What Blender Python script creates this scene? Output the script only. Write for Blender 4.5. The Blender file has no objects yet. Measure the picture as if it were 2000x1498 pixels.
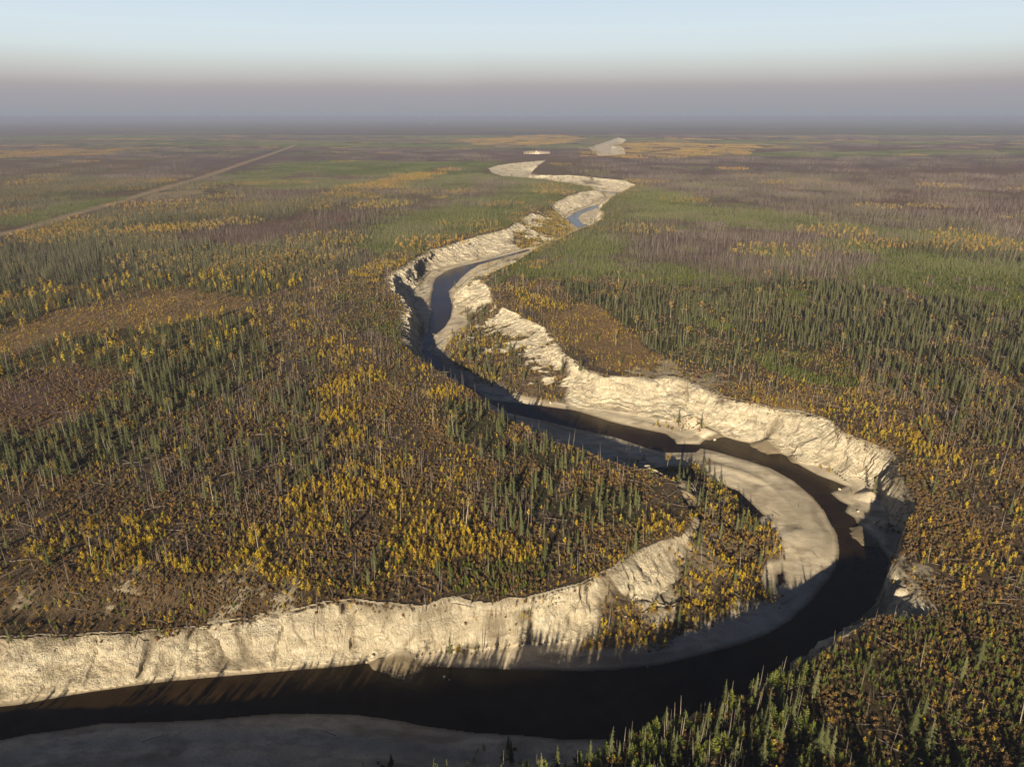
import bpy, math, random
import numpy as np
from math import radians, sin, cos, tan, atan2, pi
rng = np.random.default_rng(7); random.seed(7)
C = bpy.context.scene.collection
SC = bpy.context.scene

# ------------------------------------------------------------------ camera, sky, sun, exposure
FPX = 1376.0                       # focal length in photo pixels (photo 2000 x 1498)
PITCH = radians(20.7)
CAM_Z = 120.0
D = 14.0                           # canyon depth
cam = bpy.data.cameras.new('camera'); cam.sensor_width = 36; cam.lens = 36*FPX/2000
cam.clip_start = 1; cam.clip_end = 80000
cam_ob = bpy.data.objects.new('camera', cam); C.objects.link(cam_ob)
cam_ob.location = (0, 0, CAM_Z); cam_ob.rotation_euler = (pi/2-PITCH, 0, 0)
SC.camera = cam_ob
SUN_EL, SUN_AZ = radians(16.5), radians(16)      # sun stands behind the camera, a little to the left
sun = bpy.data.lights.new('sun', 'SUN'); sun.energy = 5.0; sun.angle = radians(0.5); sun.color = (1, .85, .61)
sun_ob = bpy.data.objects.new('sun', sun); C.objects.link(sun_ob); sun_ob.location = (-60, -100, 200)
from mathutils import Vector
sdir = Vector((-sin(SUN_AZ)*cos(SUN_EL), -cos(SUN_AZ)*cos(SUN_EL), sin(SUN_EL)))   # towards the sun
sun_ob.rotation_euler = sdir.to_track_quat('Z', 'Y').to_euler()
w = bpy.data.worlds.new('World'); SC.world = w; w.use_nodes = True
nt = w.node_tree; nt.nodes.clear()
def N(t, kind, **kw):
    n = t.nodes.new(kind)
    for k, v in kw.items():
        if k.startswith('i_'): n.inputs[k[2:].replace('_', ' ')].default_value = v
        else: setattr(n, k, v)
    return n
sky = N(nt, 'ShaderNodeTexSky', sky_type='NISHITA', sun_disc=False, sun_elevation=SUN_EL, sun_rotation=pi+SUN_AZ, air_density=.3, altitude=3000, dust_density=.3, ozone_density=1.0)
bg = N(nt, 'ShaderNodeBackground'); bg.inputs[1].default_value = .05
wo = N(nt, 'ShaderNodeOutputWorld')
tc = N(nt, 'ShaderNodeTexCoord'); sep = N(nt, 'ShaderNodeSeparateXYZ'); nt.links.new(tc.outputs['Generated'], sep.inputs[0])
# the smoke layer that lies along the whole horizon, and the pale clear sky over it
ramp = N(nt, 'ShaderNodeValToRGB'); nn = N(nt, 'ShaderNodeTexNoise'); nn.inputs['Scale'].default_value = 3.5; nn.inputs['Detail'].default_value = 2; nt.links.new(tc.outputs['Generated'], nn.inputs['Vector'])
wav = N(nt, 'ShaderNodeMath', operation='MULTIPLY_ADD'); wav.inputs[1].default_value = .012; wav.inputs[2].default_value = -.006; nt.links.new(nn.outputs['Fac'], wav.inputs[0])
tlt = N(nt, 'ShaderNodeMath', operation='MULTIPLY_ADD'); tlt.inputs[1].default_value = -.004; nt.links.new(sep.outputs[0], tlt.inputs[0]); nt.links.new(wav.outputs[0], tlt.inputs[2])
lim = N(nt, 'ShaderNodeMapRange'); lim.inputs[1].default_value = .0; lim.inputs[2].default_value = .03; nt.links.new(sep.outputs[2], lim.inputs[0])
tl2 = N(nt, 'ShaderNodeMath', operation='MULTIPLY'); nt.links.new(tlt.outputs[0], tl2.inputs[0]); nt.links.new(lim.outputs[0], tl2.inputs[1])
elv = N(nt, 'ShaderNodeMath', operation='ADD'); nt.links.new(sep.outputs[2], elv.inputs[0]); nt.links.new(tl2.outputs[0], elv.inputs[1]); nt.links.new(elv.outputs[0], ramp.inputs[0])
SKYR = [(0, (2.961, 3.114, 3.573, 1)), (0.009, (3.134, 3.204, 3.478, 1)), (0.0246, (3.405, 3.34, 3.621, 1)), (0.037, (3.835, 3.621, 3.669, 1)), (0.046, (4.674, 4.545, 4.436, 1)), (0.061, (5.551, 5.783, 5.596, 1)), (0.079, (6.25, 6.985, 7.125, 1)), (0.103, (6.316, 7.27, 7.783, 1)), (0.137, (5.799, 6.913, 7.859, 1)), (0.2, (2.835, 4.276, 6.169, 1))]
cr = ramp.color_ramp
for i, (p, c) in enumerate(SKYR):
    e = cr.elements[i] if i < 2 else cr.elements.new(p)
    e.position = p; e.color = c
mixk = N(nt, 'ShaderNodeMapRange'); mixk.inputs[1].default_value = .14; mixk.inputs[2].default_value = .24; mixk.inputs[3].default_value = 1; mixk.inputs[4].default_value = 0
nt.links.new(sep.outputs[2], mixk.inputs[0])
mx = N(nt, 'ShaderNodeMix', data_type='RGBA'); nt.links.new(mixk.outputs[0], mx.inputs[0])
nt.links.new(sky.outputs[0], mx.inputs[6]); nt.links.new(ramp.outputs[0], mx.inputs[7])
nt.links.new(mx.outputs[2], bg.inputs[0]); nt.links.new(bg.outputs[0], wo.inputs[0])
SC.view_settings.view_transform = 'Standard'; SC.view_settings.look = 'None'
SC.view_settings.exposure = 1.1; SC.view_settings.gamma = 1.0
SC.cycles.max_bounces = 4; SC.cycles.diffuse_bounces = 2; SC.cycles.glossy_bounces = 2; SC.cycles.volume_bounces = 1
SC.cycles.transparent_max_bounces = 4
HAZE = 0.000125

# ------------------------------------------------------------------ photo rays -> places in the world
def unproj(px, py, z=0.0):
    a = (np.asarray(px, float)-1000)/FPX; b = -(np.asarray(py, float)-749)/FPX
    dx = a; dy = cos(PITCH)+b*sin(PITCH); dz = -sin(PITCH)+b*cos(PITCH)
    dz = np.minimum(dz, -0.004)
    t = (z-CAM_Z)/dz
    return dx*t, dy*t
def proj(x, y, z):
    zz = z-CAM_Z
    f = y*cos(PITCH)-zz*sin(PITCH); u = y*sin(PITCH)+zz*cos(PITCH)
    ok = f > 1; f = np.where(ok, f, 1)
    return np.where(ok, 1000+FPX*x/f, -9999), np.where(ok, 749-FPX*u/f, 9999), f
def pts(lst, z=0.0):
    out = []
    for p in lst:
        if p[0] == 'w': out.append((p[1], p[2]))
        elif p[0] == 'o':
            x, y = unproj(p[1], p[2], 0.0); out.append((float(x)+p[3]*.62, float(y)+p[4]*.62))
        else:
            x, y = unproj(p[0], p[1], p[2] if len(p) > 2 else z); out.append((float(x), float(y)))
    return out

# ------------------------------------------------------------------ numpy noise
def _h(ix, iy, s):
    n = (ix.astype(np.int64)*374761393+iy.astype(np.int64)*668265263+s*974634777) & 0x7fffffff
    n = ((n ^ (n >> 13))*1274126177) & 0x7fffffff
    return ((n ^ (n >> 16)) & 0xffff)/65535.0
def vnoise(x, y, s=0):
    ix = np.floor(x); iy = np.floor(y); fx = x-ix; fy = y-iy
    ix = ix.astype(np.int64); iy = iy.astype(np.int64)
    fx = fx*fx*(3-2*fx); fy = fy*fy*(3-2*fy)
    return (_h(ix, iy, s)*(1-fx)+_h(ix+1, iy, s)*fx)*(1-fy)+(_h(ix, iy+1, s)*(1-fx)+_h(ix+1, iy+1, s)*fx)*fy
def fbm(x, y, sc, octv=3, s=0):
    o = 0; a = 1; t = 0
    for k in range(octv):
        o = o+a*vnoise(x/sc, y/sc, s+k*17); t += a; a *= .5; sc *= .47
    return o/t*2-1
def sstep(a, b, x):
    t = np.clip((x-a)/(b-a), 0, 1); return t*t*(3-2*t)

# ------------------------------------------------------------------ traced outlines
RIM = [('w', -900, 50), ('w', -300, 76), ('w', -150, 86), ('w', -80, 92), ('w', -30, 95), (950, 1520), (1050, 1500), (1150, 1475), (1250, 1440), (1350, 1400), (1450, 1360),
 (1520, 1330), (1590, 1290), (1650, 1240), (1690, 1207), (1740, 1200), (1785, 1215), (1830, 1195), (1800, 1160), (1765, 1125), (1738, 1092),
 (1762, 1070), (1772, 1020), (1786, 985), (1775, 955), (1752, 915), (1739, 884), (1685, 861), (1644, 846), (1617, 821), (1568, 805), (1527, 801), (1482, 789), (1415, 774), (1392, 758), (1350, 738), (1302, 728),
 (1253, 735), (1190, 733), (1145, 722), (1105, 690), (1085, 660), (1072, 641), (1039, 626), (1000, 605), (970, 593), (961, 578), (955, 560), (937, 546), (919, 547), (912, 553), (925, 540), (950, 538),
 (970, 527), (1000, 514), (1027, 499), (1036, 490), (1060, 478), (1087, 469), (1120, 452), (1150, 440), (1172, 430), (1180, 418), (1172, 408), (1182, 396), (1202, 380), (1217, 374), (1243, 361), (1222, 352), (1187, 349), (1150, 345), (1112, 342), (1080, 342), (1050, 341),
 (1035, 337), (1045, 329), (1067, 313), (1035, 316), (1000, 319), (970, 323), (952, 329), (960, 337), (980, 344), (1000, 346), (1035, 348), (1060, 350), (1100, 357), (1150, 364), (1160, 370), (1140, 373), (1115, 380), (1090, 392), (1060, 406),
 (1035, 416), (1010, 432), (990, 446), (960, 454), (925, 463), (900, 469), (868, 480), (841, 486), (820, 498), (802, 510), (784, 525), (760, 532), (757, 547), (763, 571), (781, 583), (790, 604), (784, 622), (781, 646), (787, 667), (805, 683),
 (820, 701), (844, 716), (880, 737), (910, 758), (934, 776), (958, 800), (985, 814), (1030, 837), (1100, 868), (1180, 895), (1250, 915), (1310, 940), (1348, 985), (1352, 1020), (1330, 1040), (1290, 1055), (1230, 1085), (1190, 1112), (1120, 1147),
 (1060, 1165), (995, 1170), (965, 1180), (910, 1175), (880, 1167), (820, 1184), (740, 1175), (690, 1170), (640, 1174), (600, 1180), (550, 1190, -2), (450, 1202, -3), (400, 1210, -4), (320, 1232, -5), (215, 1232, -5), (140, 1245, -5), (75, 1240, -5), (0, 1245, -5), (-200, 1255, -5), (-500, 1290, -5), ('w', -900, 128)]
FLOOR = [('w', -900, 60), ('w', -300, 84), ('w', -150, 94), ('w', -80, 100), ('w', -30, 104), ('o', 950, 1520, -1, 13), ('o', 1150, 1475, -3, 13), ('o', 1250, 1440, -4, 13), ('o', 1450, 1360, -6, 12),
 ('o', 1590, 1290, -9, 9), ('o', 1650, 1240, -9, 7), ('o', 1690, 1207, -9, 7), (1733, 1165), (1738, 1130), (1745, 1098), (1756, 1082), (1758, 1060), (1748, 1032), (1730, 1001), (1715, 960), (1680, 938), (1653, 942), (1622, 920), (1559, 905), (1541, 890), (1491, 866), (1442, 858), (1406, 848),
 (1370, 832), (1293, 828), (1248, 815), (1190, 806), (1127, 797), (1090, 782), (1072, 784), (1045, 778), (1000, 763), (970, 745), (940, 733), (910, 721), (886, 706), (880, 694), (886, 679), (907, 655), (925, 637), (925, 613), (910, 604),
 (883, 592), (886, 580), (895, 568), (910, 550), (940, 532), (985, 511), (1024, 499), ('o', 1036, 492, -14, 8), ('o', 1060, 478, -16, 10), ('o', 1087, 470, -16, 10), ('o', 1120, 452, -16, 12), ('o', 1150, 440, -16, 12), (1150, 440), (1165, 428), (1170, 415), (1168, 402), (1178, 395), ('o', 1202, 380, -18, 12), ('o', 1217, 376, -18, 14),
 (1225, 381), (1212, 377), (1187, 372), (1165, 367), ('o', 1150, 364, 0, 26), ('o', 1100, 357, 0, 26), ('o', 1060, 350, 0, 26), (1036, 349), (1036, 340), (1040, 336), (1000, 341), (1000, 347), ('o', 1035, 348, 0, 26), ('o', 1100, 357, 0, 22), ('o', 1150, 364, 0, 22), (1170, 374), (1182, 385), (1165, 394), (1150, 402), (1112, 415), (1103, 425), (1103, 437), (1115, 452),
 (1085, 472), (1060, 477), (1035, 484), (1000, 493), (955, 505), (910, 514), (868, 526), (840, 534), ('o', 790, 520, 22, -10), ('o', 766, 545, 22, -2), ('o', 770, 571, 24, 0), ('o', 788, 590, 22, 0), ('o', 790, 604, 20, 0), ('o', 787, 622, 20, 0), ('o', 784, 646, 20, 0), ('o', 790, 667, 20, 2), ('o', 805, 683, 14, 2),
 ('o', 844, 716, 12, 3), ('o', 880, 737, 10, 6), ('o', 934, 776, 11, 6), ('o', 985, 814, 9, 9), ('o', 1030, 837, 7, 10), ('o', 1100, 868, 7, 10), ('o', 1180, 895, 6, 10), (1266, 905), (1298, 911), (1338, 915), (1379, 924), (1410, 947), (1442, 978), (1478, 1017), (1494, 1050), (1502, 1088), (1489, 1130), (1494, 1165),
 (1422, 1181), (1340, 1214), (1257, 1240), (1186, 1246), (1120, 1256), (1010, 1266), (900, 1277), (850, 1280), (800, 1290), (700, 1293), (640, 1300), (550, 1306), (400, 1319), (280, 1330), (140, 1352), (0, 1373), (-200, 1400), (-500, 1450), ('w', -900, 112)]
NR2 = [('w', -900, 48), ('w', -300, 72), ('w', -150, 84), ('w', -80, 93), ('w', -30, 104)]
WATER1 = [(-500, 1456), (-200, 1405), (0, 1378), (140, 1357), (280, 1335), (400, 1323), (550, 1310), (650, 1302), (720, 1296), (850, 1303), (1000, 1307), (1120, 1309), (1202, 1308), (1285, 1300), (1367, 1280), (1450, 1258), (1505, 1236), (1543, 1214), (1576, 1181), (1615, 1137),
 (1637, 1104), (1641, 1075), (1635, 1046), (1613, 1001), (1586, 969), (1550, 938), (1505, 915), (1451, 898), (1400, 882), (1370, 876), (1361, 884), (1302, 884), (1257, 872), (1212, 857), (1145, 841), (1090, 829), (1030, 815), (985, 803), (950, 779), (905, 750), (870, 733), (845, 714), (825, 698), (806, 670),
 (837, 651), (847, 661), (829, 685), (859, 700), (868, 724), (892, 738), (925, 764), (952, 781), (1000, 787), (1072, 795), (1120, 801), (1145, 808), (1190, 823), (1248, 836), (1302, 847), (1318, 858), (1325, 868), (1370, 869), (1379, 860), (1406, 851), (1442, 862), (1491, 871), (1541, 894), (1559, 909), (1595, 929),
 (1626, 940), (1651, 949), (1622, 962), (1637, 976), (1656, 985), (1649, 998), (1667, 1010), (1680, 1037), (1721, 1073), (1735, 1092), (1736, 1136), (1728, 1167), ('o', 1690, 1207, -9, 8), ('o', 1650, 1240, -10, 8), ('o', 1590, 1290, -10, 10), ('o', 1450, 1360, -7, 13), ('o', 1250, 1440, -5, 15), (1180, 1440), (1100, 1443), (1000, 1436), (925, 1430), (850, 1420),
 (775, 1405), (700, 1395), (600, 1392), (500, 1395), (425, 1405), (300, 1410), (200, 1413), (140, 1425), (50, 1436), (0, 1446), (-300, 1500), (-500, 1540)]
WATER2 = [(841, 600), (842, 580), (847, 556), (852, 543), (868, 532), (892, 523), (940, 511), (1000, 496), (1033, 487), (1034, 491), (985, 503), (934, 518), (916, 529), (892, 553), (877, 568), (878, 580), (884, 600), (880, 620), (866, 640), (852, 652), (838, 648), (842, 625), (848, 612)]
WATER5 = [(1412, 948), (1440, 958), (1468, 984), (1491, 1006), (1480, 1012), (1455, 988), (1428, 964)]
WATER6 = [(1514, 1121), (1525, 1117), (1527, 1134), (1518, 1143)]
WATER3 = [(1107, 427), (1125, 415), (1150, 405), (1170, 400), (1170, 405), (1150, 412), (1132, 420), (1127, 427), (1137, 437), (1147, 440), (1130, 447), (1125, 442), (1112, 432)]
WATER4 = [(1160, 372), (1185, 374), (1212, 378), (1209, 380), (1185, 377), (1160, 374)]
RIM5 = [(1148, 287), (1176, 279), (1208, 269), (1224, 273), (1216, 280), (1198, 284), (1210, 284), (1219, 290), (1222, 302), (1196, 304), (1170, 305), (1160, 298)]
FLOOR5 = [(1158, 291), (1180, 287), (1205, 278), (1214, 277), (1205, 282), (1192, 286), (1192, 298), (1198, 304), (1180, 304), (1168, 300)]
RIM6 = [(1022, 296), (1045, 295), (1072, 296), (1075, 300), (1050, 301), (1024, 301)]
FLOOR6 = [(1028, 302), (1050, 303), (1072, 303), (1070, 304), (1045, 304.5), (1028, 304)]
RIM = pts(RIM); FLOOR = pts(FLOOR, -D)
WATERS = [pts(q, -D) for q in (WATER1, WATER2, WATER3, WATER4, WATER5, WATER6)]
RIM5, RIM6 = pts(RIM5), pts(RIM6); FLOOR5, FLOOR6 = pts(FLOOR5, -D), pts(FLOOR6, -D)
def fine(poly, step=5.0, amp=0.0, s=0):
    """resample a closed outline and roughen it"""
    P = []
    n = len(poly)
    for i in range(n):
        a = poly[i]; b = poly[(i+1) % n]; L = math.hypot(b[0]-a[0], b[1]-a[1]); k = max(1, min(200, int(L/step)))
        for j in range(k): P.append((a[0]+(b[0]-a[0])*j/k, a[1]+(b[1]-a[1])*j/k))
    P = np.array(P)
    if amp:
        a0 = P.copy(); P[:, 0] += amp*fbm(a0[:, 0], a0[:, 1], 20, 3, s+3); P[:, 1] += amp*fbm(a0[:, 0]+900, a0[:, 1], 20, 3, s+5)
    return P

# ------------------------------------------------------------------ terrain grid
rows = [-500, -420, -350, -290, -240, -200, -170, -140, -115, -95, -75, -55, -38, -22, -8, 4, 14, 23, 31, 38, 44, 49, 53, 57, 60]
y = 61.0
while y < 30000:
    if y < 96: s = .9
    else: s = (max(.42, .42+(y-520)*.0019)) if y < 2500 else 4.5+(y-2500)*.02
    rows.append(y); y += s
RY = np.array(rows); NR = len(RY)
NC = 1251
UC = np.linspace(-1, 1, NC)
UC = UC*(.72+.28*np.abs(UC)**3)            # denser in the middle
def RW(yy): return 330+np.maximum(yy, 0)*1.02-np.clip(yy, 0, 300)*.32
X = UC[None, :]*RW(RY)[:, None]; Y = np.repeat(RY[:, None], NC, 1)
print('grid', NR, NC, NR*NC)
def cols_for(xa, xb, r0, r1):
    w_ = min(RW(RY[r0]), RW(RY[r1-1])); W_ = max(RW(RY[r0]), RW(RY[r1-1]))
    lo = min(xa/w_, xa/W_); hi = max(xb/w_, xb/W_)
    return np.searchsorted(UC, lo), np.searchsorted(UC, hi)+1
def gdist(P, cap, arcs=False):
    out = np.full((NR, NC), cap, np.float32)
    n = len(P); arc = np.zeros((NR, NC), np.float32) if arcs else None; run = 0.0
    for i in range(n):
        ax, ay = P[i]; bx, by = P[(i+1) % n]
        r0 = np.searchsorted(RY, min(ay, by)-cap); r1 = np.searchsorted(RY, max(ay, by)+cap)
        if r1 <= r0:
            run += math.hypot(bx-ax, by-ay); continue
        c0, c1 = cols_for(min(ax, bx)-cap, max(ax, bx)+cap, r0, r1)
        if c1 <= c0:
            run += math.hypot(bx-ax, by-ay); continue
        x_ = X[r0:r1, c0:c1]; y_ = Y[r0:r1, c0:c1]
        dx, dy = bx-ax, by-ay; L = dx*dx+dy*dy+1e-9
        t = np.clip(((x_-ax)*dx+(y_-ay)*dy)/L, 0, 1)
        d = np.hypot(x_-ax-t*dx, y_-ay-t*dy)
        if arcs:
            o_ = out[r0:r1, c0:c1]; m_ = d < o_; o_[m_] = d[m_]; arc[r0:r1, c0:c1][m_] = (run+t*math.sqrt(L))[m_]; run += math.sqrt(L)
        else: np.minimum(out[r0:r1, c0:c1], d, out=out[r0:r1, c0:c1])
    return (out, arc) if arcs else out
def ginside(P):
    out = np.zeros((NR, NC), bool)
    n = len(P)
    for i in range(n):
        ax, ay = P[i]; bx, by = P[(i+1) % n]
        lo, hi = min(ay, by), max(ay, by)
        r0 = np.searchsorted(RY, lo, 'left'); r1 = np.searchsorted(RY, hi, 'left')
        if r1 <= r0: continue
        yy = RY[r0:r1]; xc = ax+(yy-ay)/(by-ay)*(bx-ax)
        out[r0:r1] ^= X[r0:r1] < xc[:, None]
    return out
def dec(px_poly, z): return pts(px_poly, z)
RIMf = fine(RIM, 4, 2.2, 1); FLOORf = fine(FLOOR, 6, 1.0, 9)
inC = ginside(RIMf); inF = ginside(FLOORf) & inC
CAPR = 70.0
dR, arcR = gdist(RIMf, CAPR, True); dF = gdist(FLOORf, CAPR)
# terraces: gentle lower slopes
TERR = [pts([(870, 690), (905, 640), (935, 600), (1000, 625), (1060, 665), (1090, 700), (1105, 745), (1095, 795), (1040, 790), (950, 750), (890, 720)], -10),
        pts([(1255, 900), (1360, 900), (1450, 950), (1520, 1050), (1510, 1190), (1400, 1210), (1250, 1260), (1170, 1255), (1190, 1160), (1270, 1080), (1330, 1040), (1330, 980)], -8),
        pts([(1000, 440), (1060, 405), (1100, 420), (1125, 455), (1060, 485), (1010, 475)], -8)]
terr = np.zeros((NR, NC), np.float32)
for T in TERR:
    ins = ginside(T); dd = gdist(T, 8); terr = np.maximum(terr, np.where(ins, .5+dd/16, .5-dd/16))
n1 = fbm(X, Y, 9, 3, 21); n2 = fbm(X, Y, 3.2, 2, 33); n3 = fbm(X, Y, 26, 2, 44); n4 = fbm(X, Y, 1.4, 1, 51)
ridge = 1-np.abs(fbm(X, Y, 11, 2, 61))*2.2
lod = np.clip(350/np.maximum(Y, 1), 0, 1)
drn = dR+(n1*1.3+n2*1.0*lod+n4*.35*lod)*np.clip(dR/3, .1, 1)
# gullies and buttresses running straight down the face
fk = np.clip(Y/230, .8, 4); wid = np.clip(dR+dF, 2, 22)
ga = vnoise(arcR/(6.5*fk)+n3*.4, dR/16, 201); gb = vnoise(arcR/(2.6*fk)+n1*.3, dR/9, 203); gc_ = vnoise(arcR/(19*fk), dR/60, 207)
gully = (1-np.abs(2*ga-1))**2*.62+(1-np.abs(2*gb-1))**2*.38            # 1 in the bed of a gully
drn = drn+wid*(.20-.42*gully+.22*(gc_-.5))*np.clip(dR/2.5, .12, 1)*np.clip(dF/2.5, 0, 1)*(1-.6*terr)
drn = np.maximum(drn, .18*dR)
tpr = np.clip(drn/(np.maximum(drn, 0)+dF+1e-3), 0, 1)
g_cliff = np.interp(tpr, [0, .05, .13, .30, .55, .80, .92, 1], [0, .03, .15, .40, .68, .905, .968, 1])
g_terr = np.interp(tpr, [0, .08, .22, .4, .7, 1], [0, .22, .48, .66, .86, 1])
gg = g_cliff*(1-terr)+g_terr*terr
lumpy = (n1*1.6+n2*.9)*terr*np.clip(np.minimum(dR, dF)/4, 0, 1)
# gravel floor, water channels, mounds of fallen chalk
dW = np.full((NR, NC), 40., np.float32); inW = np.zeros((NR, NC), bool)
for q in WATERS:
    qf = fine(q, 5, .8, 15); dW = np.minimum(dW, gdist(qf, 40)); inW |= ginside(qf)
ph = tpr*7+1.6*n3+.9*n1; led = (ph-np.floor(ph)); led = (sstep(.25, .75, led)-led)/7*sstep(-.35, .2, n3+.5*n1)
gg = np.clip(gg+led*.85*np.clip(np.minimum(tpr, 1-tpr)*8, 0, 1), 0, 1)
floor_h = np.where(inW, -D-.08-1.3*(1-np.exp(-dW/3.5)), -D+.10+1.5*(1-np.exp(-dW/9)))+n3*.25+n1*.12*np.where(inW, .3, 1)+n2*.05+np.where(inW, 0, .22*np.sin(dW/1.9+n3*2.5+n1)*sstep(3, 8, dW))
floor_h = np.where(inW, np.minimum(floor_h, -D-.05), floor_h)
H = np.zeros((NR, NC), np.float32)
plate = .7*fbm(X, Y, 70, 3, 71)+.18*n1+.10*n2*lod+np.clip(Y/3000, 0, 1)*5*fbm(X, Y, 900, 3, 75)
plate *= np.clip(dR/18, .25, 1)
# shoulder of the near cliff at the left
sh = pts([(-500, 1150), (0, 1132), (120, 1120), (250, 1115), (420, 1125), (560, 1140), (640, 1165), (500, 1320), (0, 1500), (-500, 1500)], 0)
shm = np.where(ginside(sh), gdist(sh, 14)/14, 0)
plate -= 5*sstep(0, 1, shm)*(1+.25*n1)
toe_h = np.where(inC, floor_h, -D)
H = np.where(inC, np.where(inF, floor_h, plate*(1-gg)+gg*np.maximum(floor_h, -D+.12)+lumpy), plate)
# fallen chalk mounds and the slump blocks below the shaded east cliff
MOUNDS = [(1348, 826, 12, 6.5), (1376, 843, 9, 3.2), (785, 1283, 8, 4.6), (742, 1290, 4, 2.2), (1700, 970, 11, 3.6), (1728, 1040, 13, 4.4), (1500, 868, 10, 4.2), (1560, 893, 6, 2.6)]
for (mx_, my_, mr, mh) in MOUNDS:
    cx, cy = unproj(mx_, my_, -D+1)
    r = np.hypot((X-cx), (Y-cy)*1.1)/mr*(1+.30*n1+.22*n2)+.25*n3
    m = sstep(0, 1.15, np.clip(1-r, 0, 1))*mh*.72
    H = np.where(inC, np.maximum(H, np.where(m > 0, -D-.9+m*1.35*(1+.15*n2)+m.clip(0, .5), -99)), H)
# far reaches of the canyon
for RR, FF in ((RIM5, FLOOR5), (RIM6, FLOOR6)):
    a = ginside(RR); b = ginside(FF); d1 = gdist(np.array(RR), 400); d2 = gdist(np.array(FF), 400)
    tt = np.where(b, 1, np.clip(d1/(d1+d2+.01), 0, 1)); hh = -D*np.interp(tt, [0, .1, .5, 1], [0, .3, .8, 1])
    H = np.where(a, hh, H); inC |= a; inF |= a & b
def hat(x, y, A=None):
    """bilinear sample of a grid array"""
    A = H if A is None else A
    r = np.clip(np.interp(y, RY, np.arange(NR)), 0, NR-1.001); u = np.clip(x/RW(y), -1, 1)
    c = np.clip(np.interp(u, UC, np.arange(NC)), 0, NC-1.001)
    r0 = r.astype(int); c0 = c.astype(int); fr = r-r0; fc = c-c0
    return (A[r0, c0]*(1-fc)+A[r0, c0+1]*fc)*(1-fr)+(A[r0+1, c0]*(1-fc)+A[r0+1, c0+1]*fc)*fr

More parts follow.
